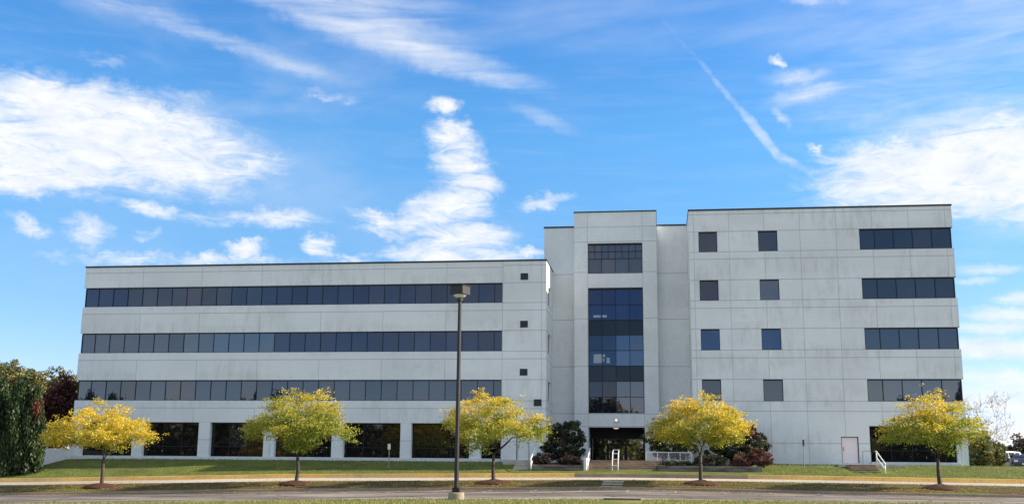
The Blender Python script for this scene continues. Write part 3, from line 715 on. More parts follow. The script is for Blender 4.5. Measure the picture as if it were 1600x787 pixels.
# main window: eight equal rows, rows three and six are opaque dark panels
rows = [17.25-(17.25-6.85)*k/8 for k in range(9)]
f = MB()
for k in range(1, 4): f.box(x0_+k*dx4-.025, x0_+k*dx4+.025, TY+.12, TY+.2, 6.86, 17.25)
for z in rows[1:-1]:
    for k in range(4): f.box(x0_+k*dx4+.027, x0_+(k+1)*dx4-.027, TY+.13, TY+.2, z-.022, z+.022)
f.box(x0_, x1_, TY+.1, TY+.21, 17.24, 17.398); f.box(x0_, x1_, TY+.11, TY+.21, 6.802, 6.86)
f.box(x0_, x0_+.06, TY+.115, TY+.21, 6.862, 17.238); f.box(x1_-.06, x1_, TY+.115, TY+.21, 6.862, 17.238)
fo = f.build('window', M['frame'], BD); fo['label'] = 'tall gridded glass strip over the entrance'
gc, gt, sc_ = [], [], []
for r_ in range(8):
    for k in range(4):
        cell = (x0_+k*dx4, x0_+(k+1)*dx4, rows[r_+1], rows[r_])
        if r_ in (2, 5): sc_.append(cell)
        else:
            gc.append(cell)
            gt.append({0: (.55, .6, .85), 1: (.5, .62, .9), 3: (.55, .68, .85) if k < 2 else (.95, 1.15, 1.35), 4: (.5, .68, .9) if k < 2 else (.9, 1.15, 1.45), 6: (.75, .72, .72) if k < 2 else (1.6, 1.5, 1.4), 7: (.85, .82, .8) if k < 2 else (1.6, 1.5, 1.4)}[r_])  # right-hand panes lightened: reflection of brighter sky painted into the tint
for i_ in (0, 8, 16):
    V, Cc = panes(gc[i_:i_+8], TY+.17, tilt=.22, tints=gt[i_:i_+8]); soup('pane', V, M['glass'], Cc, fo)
for q_ in (sc_[:4], sc_[4:]):
    V, Cc = panes(q_, TY+.17, tilt=.1); soup('spandrel_panel', V, M['spandrel'], Cc, fo)
for (xa, xb, za, zb) in ((-5.42, -4.80, 14.86, 15.06), (-4.66, -4.28, 14.86, 15.06), (-5.42, -4.74, 10.98, 11.74), (-4.34, -4.06, 10.98, 11.44), (-4.66, -4.45, 11.5, 11.72), (-4.66, -4.52, 11.1, 11.4)):
    MB().box(xa, xb, TY+.12, TY+.14, za, zb).build('painted_reflection', M['sheet'], fo)  # flat pale panels stand in for light reflected in the glass
# portal: back wall of glazed doors, dark soffit
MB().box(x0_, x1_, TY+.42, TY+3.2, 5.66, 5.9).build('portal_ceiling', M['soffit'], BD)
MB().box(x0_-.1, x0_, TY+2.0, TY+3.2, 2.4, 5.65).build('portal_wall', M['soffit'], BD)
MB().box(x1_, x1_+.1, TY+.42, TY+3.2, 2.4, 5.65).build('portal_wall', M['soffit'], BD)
PY = TY+3.0
f = MB()
for x in (-5.8, -4.9, -4.45, -2.82, -1.35): f.box(x-.05, x+.05, PY-.05, PY+.05, 2.9, 4.78)
f.box(-5.85, -1.22, PY-.06, PY+.06, 4.78, 4.9); f.box(-4.39, -2.88, PY-.055, PY+.05, 4.30, 4.38); f.box(-5.74, -4.96, PY-.055, PY+.05, 4.30, 4.34)
f.box(-3.68, -3.60, PY-.052, PY+.05, 2.9, 4.299)
fo = f.build('entrance_glazing', M['frame'], BD)
for q_ in ((-5.8, -4.9, 2.9, 4.8), (-4.9, -4.45, 2.9, 4.8), (-4.45, -2.82, 4.34, 4.8), (-2.82, -1.3, 2.9, 4.8)):
    V, Cc = panes([q_], PY, tilt=.15); soup('pane', V, M['glass_door'], Cc, fo)
for (a_, c_) in ((-4.38, -3.70), (-3.58, -2.90)):
    d = MB().box(a_, a_+.07, PY-.04, PY-.005, 2.92, 4.28).box(c_-.07, c_, PY-.04, PY-.005, 2.92, 4.28).box(a_+.07, c_-.07, PY-.04, PY-.005, 4.2, 4.28).box(a_+.07, c_-.07, PY-.04, PY-.005, 2.92, 3.06).build('door', M['frame'], BD)
    V, Cc = panes([(a_+.05, c_-.05, 3.0, 4.25)], PY-.03, tilt=.1); soup('pane', V, M['glass_door'], Cc, d)
    hx = c_-.13 if a_ < -4 else a_+.13
    MB().tube((hx, PY-.09, 3.45), (hx, PY-.09, 4.0), .018).build('handle', M['galv'], d)
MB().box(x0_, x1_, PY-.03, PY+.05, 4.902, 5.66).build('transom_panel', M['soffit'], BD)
# lamps on the tower
em, et, eb = mat('lit_soffit_lamp'); eb.inputs['Emission Color'].default_value = (1, .82, .6, 1); eb.inputs['Emission Strength'].default_value = .3; eb.inputs['Base Color'].default_value = (.7, .7, .7, 1)
MB().lathe([(0, -.10), (.12, -.09), (.2, -.05), (.24, 0)], (-3.62, TY+1.0, 5.64), 20).build('soffit_lamp', em, BD, smooth=True)
bb = MB(); bb.tube((-3.55, TY-.10, 6.22), (-3.55, TY+.001, 6.22), .17, .19, 20); lo = bb.build('wall_lamp', M['galv'], BD, smooth=False)
bb = MB()
for i in range(6):
    r0, r1 = .14*math.cos(i*math.pi/12), .14*math.cos((i+1)*math.pi/12); y0_, y1_ = -.102-.09*math.sin(i*math.pi/12), -.102-.09*math.sin((i+1)*math.pi/12)
    bb.tube((-3.55, TY+y0_, 6.22), (-3.55, TY+y1_, 6.22), r0, max(r1, .002), 20, caps=False)
bb.build('lamp_glass', em, lo, smooth=True)

# ------------------------------------------------------------------ entrance terrace, steps, beds
KZ = zK(-3)
def stair(name, x0, x1, ya, yb, z0, z1, n, m, label, cat='steps'):
    b = MB()
    for k in range(n):
        z = z0+(z1-z0)*(k+1)/n; y = ya+(yb-ya)*k/n; y2 = ya+(yb-ya)*(k+1)/n
        b.box(x0, x1, y, y2+(.0 if k < n-1 else .0), z0-.4, z-.05)
        b.box(x0-.01, x1+.01, y-.025, y2-.027, z-.048, z)
    o = b.build(name, m, bevel=.008); tag(o, label, cat); return o
stair('entrance_steps', -5.3, -.3, 81.2, 83.6, 1.88, 2.78, 6, M['brick'], 'wide brown brick steps rising to the main entrance under the tower')
tag(MB().box(-6.2, 2.2, 83.6, 95.6, 2.2, 2.84).build('terrace', M['brick'], bevel=.01), kind='structure')
stair('side_steps', -10.75, -9.55, 80.6, 84.2, 1.80, 2.78, 6, M['paving'], 'narrow grey concrete steps to the white door at the end of the left wing')
tag(MB().box(-11.9, -9.0, 84.2, 88.0, 2.2, 2.82).build('landing', M['paving'], bevel=.01), kind='structure')
stair('side_steps', 13.55, 15.5, 80.9, 84.5, 1.84, 2.68, 5, M['brick'], 'brown concrete steps in the lawn below the white door of the right block')
tag(MB().box(13.0, 17.8, 84.5, 87.98, 2.2, 2.715).build('landing', M['paving'], bevel=.01), kind='structure')
# timber edged beds either side of the steps
def bed(xa, xb, label, zt):
    w_ = MB()
    for k in range(4): w_.box(xa, xb, 80.95+.006*k, 81.15, 1.7+k*.19, 1.7+k*.19+.178)
    tag(w_.build('retaining_wall', M['timber'], bevel=.012), label, 'wall')
    b = MB(); xs = np.linspace(xa, xb, 12); ys = np.linspace(81.15, 87.9 if xa < -5 or xb > 5 else 83.5, 8)
    for y in ys:
        for x in xs: b.v.append((float(x), float(y), zt+(y-81)*.045+.05*math.sin(x*3+y*2)))
    for j in range(7):
        for i in range(11): b.f.append((j*12+i, j*12+i+1, (j+1)*12+i+1, (j+1)*12+i))
    tag(b.build('planting_bed', M['soil']), kind='structure')
bed(-9.3, -5.5, 'low weathered timber wall left of the entrance steps', 2.38)
bed(-.2, 7.2, 'low dark timber wall right of the entrance steps', 2.34)
tag(MB().box(-5.5, -5.31, 80.95, 84.6, 1.7, 2.95).build('side_wall', M['plinth'], bevel=.01), 'narrow pale cheek wall flanking the left of the brick steps', 'wall')
MBf = MB(); MBf.box(-49.35, -49.12, 83.2, 87.98, 1.2, 3.5)
MBf.v = [(x, y, (z if z < 2 else 3.5-(87.98-y)*.02)) for x, y, z in MBf.v]
tag(MBf.build('garden_wall', M['white'], bevel=.015), 'white garden wall at the left end of the building beside the hedge', 'wall')

# handrails
def rails(name, label, pts_list, r=.03, m='white', loc=None, extra=None, group=None):
    loc = loc or pts_list[0][0]
    e_ = empty(name, loc, label, 'railing', group)
    for nm, pts in pts_list if isinstance(pts_list[0][0], str) else [('rail', p) for p in pts_list]:
        MB().path(pts, [r]*len(pts), 8).build(nm, M[m], e_, smooth=True)
    return e_
def stair_rail(x, ya, yb, za, zb, label, h=.9, ext=.35, r=.035):
    return rails('handrail', label, [('post', [(x, ya, za-.05), (x, ya, za+h)]), ('post', [(x, yb, zb-.05), (x, yb, zb+h)]),
        ('top_rail', [(x, ya-ext*.4, za+h-.12), (x, ya, za+h), (x, yb, zb+h), (x, yb+ext, zb+h)]), ('lower_rail', [(x, ya, za+h*.5), (x, yb, zb+h*.5)])], r=r, loc=(x, ya, za))
stair_rail(-9.35, 80.9, 83.6, 1.95, 2.8, 'white handrail beside the narrow grey steps near the shrub', r=.045)
stair_rail(-5.22, 81.1, 83.7, 1.92, 2.8, 'white handrail at the left edge of the brick entrance steps', r=.045)
stair_rail(15.62, 81.0, 83.9, 1.86, 2.74, 'white handrail with two sloping bars beside the steps of the right block', r=.045)
# the double centre rail that reads like a ladder
cr_ = empty('centre_handrail', (-3.23, 81.05, 1.88), 'white ladder like double rail with rungs up the middle of the entrance steps', 'railing')
for x in (-3.44, -3.02):
    MB().path([(x, 81.0, 1.86), (x, 81.02, 2.45), (x, 81.9, 3.32), (x, 83.4, 3.62), (x, 83.4, 2.86)], [.032]*5, 8).build('side_rail', M['white'], cr_, smooth=True)
for (y, z) in ((81.0, 2.0), (81.02, 2.42), (81.45, 2.88), (81.9, 3.30), (83.35, 3.6)):
    MB().tube((-3.41, y, z), (-3.05, y, z), .024).build('rung', M['white'], cr_)
# terrace guard with diagonal infill
gx0, gx1, gy = -1.02, 2.32, 83.75
gr_ = empty('terrace_railing', (gx0, gy, 2.84), 'white terrace railing with four diagonal hatched panels right of the entrance', 'railing')
for k in range(5):
    x = gx0+(gx1-gx0)*k/4; MB().box(x-.03, x+.03, gy-.03, gy+.03, 2.3 if k == 0 else 2.66, 3.42).build('post', M['white'], gr_)
MB().box(gx0-.03, gx1+.03, gy-.032, gy+.032, 3.421, 3.48).build('top_rail', M['white'], gr_)
MB().box(gx0+.032, gx1-.032, gy-.02, gy+.02, 2.70, 2.75).build('lower_rail', M['white'], gr_)
for k in range(4):
    xa = gx0+(gx1-gx0)*k/4+.035; xb = gx0+(gx1-gx0)*(k+1)/4-.035; b = MB(); W_, H_ = xb-xa, .66
    for q in range(-6, 10):
        s0 = q*.12; lo_, hi_ = max(0, -s0), min(H_, W_-s0)
        if hi_ > lo_+.03: b.tube((xa+s0+lo_, gy, 2.755+lo_), (xa+s0+hi_, gy, 2.755+hi_), .010, k=4)
    b.build('infill', M['cream'], gr_)
# small grey rail by the right block door
rr = empty('landing_rail', (15.25, 87.4, 2.76), 'thin grey guard rail between the white door and the lobby glass', 'railing')
MB().tube((15.85, 87.3, 2.76), (15.85, 87.3, 3.72), .025).build('post', M['galv'], rr); MB().tube((15.25, 87.3, 2.76), (15.25, 87.3, 3.72), .025).build('post', M['galv'], rr)
MB().tube((15.25, 87.3, 3.73), (15.85, 87.3, 3.73), .025).build('rail', M['galv'], rr)

# ------------------------------------------------------------------ posts and the lamp
def post_sign(x, y, h, label, mpost, msign, r=.035, sw=.11, sh=.42):
    z = ground_z(x, y)-.05; e_ = empty('sign_post', (x, y, z), label, 'post')
    MB().tube((x, y, z), (x, y, z+h), r, k=8).build('post', M[mpost], e_)
    MB().box(x-sw, x+sw, y-.062, y-.04, z+h-sh, z+h).build('sign_plate', M[msign], e_, bevel=.004)
post_sign(-20.23, 82, 1.85, 'thin post with a small beige plate on the lawn of the left wing', 'galv', 'cream')
post_sign(10.23, 82, 2.25, 'thin tall dark topped post on the lawn of the right block', 'galv', 'darkpost', .03, .07, .45)

LX, LY = -8.49, 46.3; LZ = ground_z(LX, LY)-.10
lamp = empty('street_lamp', (LX, LY, LZ), 'tall brown car park lamp with a box head on a round concrete foot', 'street lamp')
MB().lathe([(0, .42), (.30, .42), (.335, .385), (.34, -.4)], (LX, LY, LZ-.02), 28).build('footing', M['footing'], lamp, smooth=False)
MB().box(LX-.19, LX+.19, LY-.19, LY+.19, LZ+.402, LZ+.43).box(LX-.15, LX+.15, LY-.15, LY+.15, LZ+.431, LZ+.60).build('base_cover', M['polebrown'], lamp, bevel=.012)
pole = MB(); n_ = 2
zt_ = 9.12
rz = R(-24)
def rbox(b, cx, cy, hx, hy, z0, z1, t0=1., t1=1.):
    n = len(b.v)
    for z, t in ((z0, t0), (z1, t1)):
        for sx, sy in ((-1,-1), (1,-1), (1,1), (-1,1)):
            x, y = sx*hx*t, sy*hy*t; b.v.append((cx+x*math.cos(rz)-y*math.sin(rz), cy+x*math.sin(rz)+y*math.cos(rz), z))
    b.f += [tuple(n+i for i in f) for f in ((0,3,2,1),(4,5,6,7),(0,1,5,4),(1,2,6,5),(2,3,7,6),(3,0,4,7))]
    return b
rbox(MB(), LX, LY, .072, .072, LZ+.601, zt_-.05, 1., .78).build('pole', M['polebrown'], lamp, bevel=.01)
rbox(MB(), LX, LY, .10, .10, zt_-.049, zt_+.10).build('collar', M['polebrown'], lamp, bevel=.01)
rbox(MB(), LX, LY, .34, .30, zt_+.22, zt_+.60, 1., .97).build('lamp_head', M['polebrown'], lamp, bevel=.015)
rbox(MB(), LX, LY, .36, .32, zt_+.601, zt_+.625).build('head_lid', M['polebrown'], lamp, bevel=.008)
MB().lathe([(.05, -.14), (.16, -.12), (.25, -.06), (.29, .0)], (LX, LY, zt_+.22), 24).build('lens', M['lens'], lamp, smooth=True)

# ------------------------------------------------------------------ vegetation
def leaves_at(P, rng, size, flat=.5, aspect=.5):
    """one small bent-free quad per point, mostly lying flat-ish"""
    N = len(P); n = rng.normal(size=(N, 3)); n[:, 2] = np.abs(n[:, 2])+flat; n /= np.linalg.norm(n, axis=1)[:, None]
    t = rng.normal(size=(N, 3)); t -= n*np.sum(t*n, axis=1)[:, None]; t /= np.linalg.norm(t, axis=1)[:, None]; s = np.cross(n, t)
    L = (size*rng.uniform(.6, 1.35, N))[:, None]; t = t*L/2; s = s*L*aspect/2
    return np.stack([P-t, P+s*1.0, P+t, P-s*1.0], axis=1)
def grow(base, targets, trunk_top, r0, rng, mb, k=6, sag=.0, rmin=.012, forks=None):
    """limbs from the trunk to every target: targets join the nearest limb node that lies lower and further in"""
    base = Vector(base); top = Vector(trunk_top)
    nodes = [top]; 
    lean = [base, base.lerp(top, .5)+Vector((rng.normal(0, .03), rng.normal(0, .03), 0)), top]
    mb.path([base-Vector((0, 0, .15)), base+Vector((0, 0, .08))]+lean[1:], [r0*1.5, r0*1.1, r0*.92, r0*.8], 9)
    order = sorted(range(len(targets)), key=lambda i: (Vector(targets[i])-top).length)
    weight = []
    rads = [r0*.8]
    for i in order:
        T = Vector(targets[i]); best = None
        for j, q in enumerate(nodes):
            d = (T-q).length; pen = (q-top).length*.45
            if q.z > T.z+.25: pen += 3*(q.z-T.z)
            if best is None or d+pen < best[0]: best = (d+pen, j)
        q = nodes[best[1]]; r = rads[best[1]]; dd = (T-q).length
        if dd < .05: continue
        ra = max(rmin*1.2, min(r*.72, .018+.022*dd)); rb = rmin
        mid1 = q.lerp(T, .33)+Vector((rng.normal(0, .05*dd), rng.normal(0, .05*dd), .10*dd+rng.normal(0, .03*dd)))
        mid2 = q.lerp(T, .68)+Vector((rng.normal(0, .05*dd), rng.normal(0, .05*dd), .10*dd))
        mb.path([q, mid1, mid2, T], [ra, ra*.8, ra*.55, rb], k)
        nodes += [mid1, mid2, T]; rads += [ra*.8, ra*.6, rb*1.3]
def street_tree(px_base, Y, zt, x0px, x1px, seed, label, green, extra=(), ncl=105, dome=2.0, per=250, bottom=None):
    rng = np.random.default_rng(seed)
    B = at(px_base[0], px_base[1], Y); B.z = ground_z(B.x, Y)+.04
    T = at((x0px+x1px)/2, zt, Y); xl = at(x0px, 660, Y).x; xr = at(x1px, 660, Y).x
    e_ = empty('street_tree', B, label, 'tree', 'autumn street trees along the verge')
    cx = (xl+xr)/2; rx = (xr-xl)/2; z1 = T.z-.1; z0 = bottom if bottom else B.z+2.15
    pts = []
    tries = 0
    while len(pts) < ncl and tries < 20000:
        tries += 1
        u = rng.uniform(-1, 1, 3); 
        if u[0]**2+u[1]**2 > 1: continue
        rr_ = math.hypot(u[0], u[1])
        hz = rng.uniform(0, 1)
        # dome: top falls off outward, flat underside rising slightly at the rim
        topz = z0+(z1-z0)*(1-(rr_*.97)**dome)**.72*(.93+.07*math.sin(u[0]*6.3+seed)*math.cos(u[1]*4+seed*2))*(.93+.07*math.sin(u[0]*13+seed*5))
        lowz = z0+(z1-z0)*(.10+.22*rr_**2)*(1+.3*math.sin(u[0]*7+seed*3))-.35*(rr_ < .3)
        if topz < lowz+.1: continue
        zz = lowz+(topz-lowz)*hz**.68
        p = np.array([cx+u[0]*rx*.93, Y+u[1]*rx*.9, zz])
        if any(np.linalg.norm((p-q)*np.array([1, 1, 1.5])) < .62 for q in pts): continue
        pts.append(p)
    mb = MB(); trunk_top = (B.x+(cx-B.x)*.12, Y, B.z+1.75)
    grow(B, pts, trunk_top, .125, rng, mb)
    mb.build('trunk', M['bark'], e_, smooth=True)
    Ps = []; Cs = []
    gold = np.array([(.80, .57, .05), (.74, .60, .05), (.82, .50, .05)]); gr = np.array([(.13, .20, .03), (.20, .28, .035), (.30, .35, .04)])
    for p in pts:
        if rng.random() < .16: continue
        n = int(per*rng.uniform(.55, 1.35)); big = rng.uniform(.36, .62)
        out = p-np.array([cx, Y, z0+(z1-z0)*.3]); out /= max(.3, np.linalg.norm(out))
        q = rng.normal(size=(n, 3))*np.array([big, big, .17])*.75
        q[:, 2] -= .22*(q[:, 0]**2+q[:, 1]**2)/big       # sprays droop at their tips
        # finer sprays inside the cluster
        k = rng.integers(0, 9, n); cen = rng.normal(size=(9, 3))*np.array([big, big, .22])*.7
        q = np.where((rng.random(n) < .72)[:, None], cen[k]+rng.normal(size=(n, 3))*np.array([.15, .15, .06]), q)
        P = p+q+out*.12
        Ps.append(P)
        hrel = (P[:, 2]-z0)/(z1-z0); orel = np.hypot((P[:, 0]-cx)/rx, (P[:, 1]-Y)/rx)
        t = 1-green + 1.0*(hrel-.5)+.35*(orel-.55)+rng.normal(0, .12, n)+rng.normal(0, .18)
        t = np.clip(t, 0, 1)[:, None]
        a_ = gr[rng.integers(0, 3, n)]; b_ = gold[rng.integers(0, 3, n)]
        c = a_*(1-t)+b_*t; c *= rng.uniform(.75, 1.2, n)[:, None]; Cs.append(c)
    P = np.concatenate(Ps); C_ = np.concatenate(Cs)
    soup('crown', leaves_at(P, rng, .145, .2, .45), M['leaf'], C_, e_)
    # mulch ring
    m_ = MB(); prof = [(1.25, -.06), (1.1, .05), (.7, .16), (.3, .22), (.0, .24)]
    m_.lathe([(r*(1+.0), z) for r, z in prof], (B.x, B.y, B.z-.04), 22)
    m_.v = [(x+rng.normal(0, .03), y+rng.normal(0, .03), z+rng.normal(0, .02)) for x, y, z in m_.v]
    tag(m_.build('mulch_ring', M['mulch'], smooth=True), kind='structure')
    return e_
TREES = [((159, 756), 621, 74, 246, 3, 'golden street tree in front of the left corner of the building, beside the hedge', .30),
         ((463, 752), 607, 386, 551, 8, 'greenest street tree, before the left wing between its third and fifth piers', .74),
         ((771, 750), 609, 680, 862, 21, 'yellow topped green street tree just right of the lamp post', .55),
         ((1095, 752), 615, 1007, 1182, 34, 'bright yellow street tree right of the main entrance', .48),
         ((1469, 758), 613, 1372, 1545, 47, 'yellow green street tree at the right end of the building before the lobby glass', .60)]
for (pb, zt, xa, xb, sd_, lb, gr_e), dm, nc in zip(TREES, (1.8, 2.5, 2.1, 2.1, 1.7), (100, 125, 105, 118, 92)): street_tree(pb, 71, zt-4, xa, xb, sd_, lb, gr_e, dome=dm, ncl=nc)

def clump_plant(name, label, cat, base, rx, ry, z0, z1, seed, cols, ncl, per, leaf, mleaf='leafdark', shape=2.2, trunk_h=.0, r0=.05, flat=.1, group=None, spread=.28, stem='bark', core=.35, aspect=.6, power=.6, patch=None):
    """shrub or tree of leaf clumps through an uneven dome, on stems"""
    rng = np.random.default_rng(seed); B = Vector(base)
    e_ = empty(name, B, label, cat, group)
    pts = []; tries = 0; hgt = z1-z0; md = spread*1.5
    ph = rng.uniform(0, 6, 4)
    while len(pts) < ncl and tries < 15000:
        tries += 1
        d = rng.normal(size=3); d /= np.linalg.norm(d); r = rng.uniform(core, 1)**power
        bump = 1+.13*math.sin(d[0]*4+ph[0])*math.cos(d[2]*5+ph[1])+.1*math.sin(d[1]*7+ph[2])
        p = np.array([B.x+d[0]*rx*r*bump*.88, B.y+d[1]*ry*r*bump*.88, z0+hgt*(.5+.46*d[2]*r*bump)])
        if shape < 2: p[0] = B.x+(p[0]-B.x)*(1-.55*((p[2]-z0)/hgt)**2)
        if any(np.linalg.norm(p-q) < md*.8 for q in pts[-60:]): continue
        pts.append(p)
    mb = MB(); tt = (B.x, B.y, B.z+max(trunk_h, .25))
    sub = pts[::max(1, len(pts)//45)]
    grow(B, sub, tt, r0, rng, mb, k=5)
    mb.build('trunk' if trunk_h > .8 else 'stems', M[stem], e_, smooth=True)
    Ps, Cs = [], []
    cols = np.array(cols)
    for p in pts:
        n = int(per*rng.uniform(.6, 1.3)); q = rng.normal(size=(n, 3)); q /= np.linalg.norm(q, axis=1)[:, None]; q *= (rng.uniform(.25, 1, n)**.6*spread*rng.uniform(.7, 1.35))[:, None]
        q[:, 2] *= .8
        Ps.append(p+q); base_c = cols[rng.integers(0, len(cols))]
        if patch is not None: base_c = patch(p, base_c, rng)
        k_ = rng.uniform(.8, 1.2)
        Cs.append(base_c*k_*rng.uniform(.7, 1.3, n)[:, None]+cols[rng.integers(0, len(cols), n)]*.0)
    P = np.concatenate(Ps); C_ = np.concatenate(Cs)
    soup('crown' if trunk_h > .8 else 'foliage', leaves_at(P, rng, leaf, flat, aspect), M[mleaf], C_, e_)
    return e_
DG = [(.030, .048, .020), (.042, .060, .024), (.055, .062, .030)]
RB = [(.045, .022, .018), (.06, .026, .02), (.035, .03, .018)]
GG = [(.14, .18, .05), (.18, .20, .06), (.24, .22, .08)]
# entrance shrubs
clump_plant('shrub', 'tall dark rounded shrub left of the entrance steps', 'shrub', (-7.3, 85.6, 2.5), 1.85, 1.7, 2.5, 6.0, 101, DG+[(.06, .04, .03)], 150, 130, .13)
clump_plant('shrub', 'low red leaved shrub under the left end of the dark rounded shrub', 'shrub', (-8.8, 82.4, 2.4), .75, .6, 2.35, 3.3, 102, RB, 40, 90, .10, group=None, spread=.2)
clump_plant('shrub', 'low dark red shrub on the timber bed nearest the cheek wall', 'shrub', (-6.6, 82.2, 2.4), .9, .6, 2.35, 3.1, 103, RB+DG[:1], 40, 90, .10, spread=.2)
clump_plant('shrub', 'dark evergreen shrub behind the hatched white railing', 'shrub', (.9, 86.6, 2.6), 2.2, 1.5, 2.8, 5.6, 104, DG, 130, 130, .13)
clump_plant('shrub', 'large dark bush with reddish tips right of the bright yellow tree', 'shrub', (5.7, 85.6, 2.5), 2.5, 1.9, 2.4, 5.75, 105, DG+[(.11, .055, .04), (.10, .08, .03)], 200, 130, .14, patch=lambda p, c, r: c if p[2] < 4.6 or r.random() < .4 else np.array((.15, .07, .045)))
clump_plant('shrub', 'red brown bush at the foot of the large dark bush, by the kerb', 'shrub', (5.9, 81.9, 2.2), .85, .7, 2.05, 3.3, 106, [(.15, .06, .04), (.12, .06, .035), (.17, .08, .05)], 50, 100, .10, spread=.2)
clump_plant('shrub', 'rusty leaning bush at the right end of the planting bed', 'shrub', (7.2, 82.0, 2.2), .95, .8, 2.35, 3.75, 107, [(.14, .05, .04), (.17, .065, .045), (.11, .05, .035)], 60, 100, .10, spread=.2)
clump_plant('shrub', 'low dark groundcover bush below the hatched railing', 'shrub', (1.2, 82.3, 2.3), 1.4, .5, 2.25, 2.85, 108, DG, 50, 90, .09, spread=.17)
clump_plant('shrub', 'low dark bush under the bright yellow tree by the timber wall', 'shrub', (3.6, 82.5, 2.3), 1.4, .8, 2.25, 3.3, 109, DG+RB[:1], 60, 90, .10, spread=.22)

# arborvitae hedge at the left edge, one tree each
def conifer(x, y, h, r, seed, label, red=None):
    rng = np.random.default_rng(seed); z = ground_z(x, y)
    e_ = empty('arborvitae', (x, y, z), label, 'tree', 'arborvitae hedge at the left edge')
    mb = MB(); mb.path([(x, y, z-.1), (x, y, z+h*.45), (x, y, z+h*.93)], [.12, .08, .02], 8); mb.build('trunk', M['bark'], e_)
    Ps, Cs = [], []
    for k in range(330):
        t = rng.uniform(0, 1)**.9; an = rng.uniform(0, 2*math.pi); rad = r*(1-t**2.6)*(.78+.24*math.sin(an*3+t*9+seed)+.1*rng.normal())
        rad = max(rad, .08)
        c = np.array([x+rad*math.cos(an), y+rad*math.sin(an), z+.15+t*(h-.35)])
        n = int(rng.uniform(45, 95)); q = rng.normal(size=(n, 3))*np.array([.13, .13, .30]); 
        P = c+q; Ps.append(P)
        col = np.array(((.016, .034, .008), (.024, .048, .010), (.038, .064, .014))[rng.integers(0, 3)])
        if red is not None and np.linalg.norm((c-np.array(red[:3]))/np.array([.33, 2., .95])) < 1 and rng.random() < .5: col = np.array((.17, .05, .022))
        Cs.append(col*rng.uniform(.7, 1.3, n)[:, None])
    # needles hang as upright sprays
    P = np.concatenate(Ps); rngn = rng; N = len(P); an = rngn.uniform(0, 2*math.pi, N); up = np.stack([rngn.normal(0, .25, N), rngn.normal(0, .25, N), np.ones(N)], 1)*.13; sd2 = np.stack([np.cos(an), np.sin(an), np.zeros(N)], 1)*.045
    soup('crown', np.stack([P-up, P+sd2, P+up, P-sd2], 1), M['leafdark'], np.concatenate(Cs), e_)
for i, (px, Y, tp, r, lb, rd) in enumerate(((-22, 81, 606, 1.0, 'arborvitae cut by the left edge of the photo', None), (6, 81.3, 590, 1.0, 'tall dark arborvitae second from the left edge', None),
        (33, 80.8, 592, .98, 'arborvitae in the middle of the hedge row with one red spray', (at(46, 648, 80.8).x, 79.8, at(46, 648, 80.8).z, 0)), (58, 81.2, 604, .92, 'arborvitae at the right end of the hedge beside the white wall', (at(54, 640, 80.8).x, 80.1, at(54, 645, 80.8).z, 0)))):
    P_ = at(px, tp, Y); conifer(P_.x, Y, P_.z-ground_z(P_.x, Y)-.45, r, 200+i, lb, rd)

# woodland beyond the left end
def wood(px, top, Y, rpx, seed, cols, label, name='broadleaf_tree', group='trees beyond the left end of the building', ncl=150, per=120, leaf=.24, bottom=2.6, sp=.55):
    P_ = at(px, top, Y); rx = abs(at(px+rpx, top, Y).x-P_.x); z = ground_z(P_.x, Y)
    return clump_plant(name, label, 'tree', (P_.x, Y, z), rx, rx*.9, z+bottom, P_.z, seed, cols, ncl, per, leaf, trunk_h=2.2, r0=.2, group=group, spread=sp, core=.25, power=.5)
OL = [(.13, .14, .045), (.17, .155, .05), (.10, .12, .042), (.22, .17, .055)]
YG = [(.25, .22, .065), (.17, .17, .055), (.29, .22, .07)]
wood(-18, 548, 108, 42, 301, OL, 'tall olive tree at the left edge behind the hedge')
wood(18, 562, 104, 34, 302, YG+OL, 'yellowish olive tree behind the middle of the hedge')
wood(52, 572, 116, 30, 303, OL, 'round topped olive tree rising behind the hedge', ncl=140)
wood(82, 570, 122, 30, 304, YG[:2]+OL, 'paler green tree between the hedge and the building, behind the dark red one', ncl=140)
wood(112, 582, 126, 26, 305, OL, 'green tree showing just beside the left corner of the building', ncl=120)
wood(98, 592, 97, 30, 306, [(.11, .04, .03), (.08, .035, .026), (.14, .05, .035)], 'dark red leaved tree against the left corner of the building', ncl=170, per=130, bottom=1.0)
wood(28, 600, 95, 40, 307, OL[:3]+DG, 'dark olive understorey tree directly behind the hedge', ncl=150, bottom=.6)

# right end: a half bare tree, bushes and far trees
def bare_tree(x, y, ztop, spread_, seed, label):
    rng = np.random.default_rng(seed); z = ground_z(x, y); e_ = empty('bare_tree', (x, y, z), label, 'tree')
    pts = []
    for k in range(60):
        an = rng.uniform(0, 2*math.pi); h = rng.uniform(.35, 1); r = spread_*rng.uniform(.2, 1)*math.sin(min(1., h*1.15)*math.pi*.62)
        pts.append(np.array([x+r*math.cos(an), y+r*math.sin(an)*.8, z+(ztop-z)*h]))
    mb = MB(); grow((x, y, z), pts, (x, y, z+1.2), .07, rng, mb, k=5, rmin=.010)
    for p in pts:
        for q in range(4):
            d = rng.normal(size=3)*.35; d[2] = abs(d[2])+.25; mb.tube(p, p+d, .010, .006, 4, False)
    mb.build('trunk', M['palebark'], e_, smooth=True)
    P = np.concatenate([p+rng.normal(size=(int(rng.uniform(3, 16)), 3))*.3 for p in pts])
    C_ = np.array([(.22, .16, .07), (.16, .13, .06), (.28, .20, .08)])[rng.integers(0, 3, len(P))]
    soup('crown', leaves_at(P, rng, .13), M['leaf'], C_, e_)
q = at(1541, 622, 95); bare_tree(q.x, 95, q.z, 2.2, 401, 'half bare thin tree just past the right end of the building')
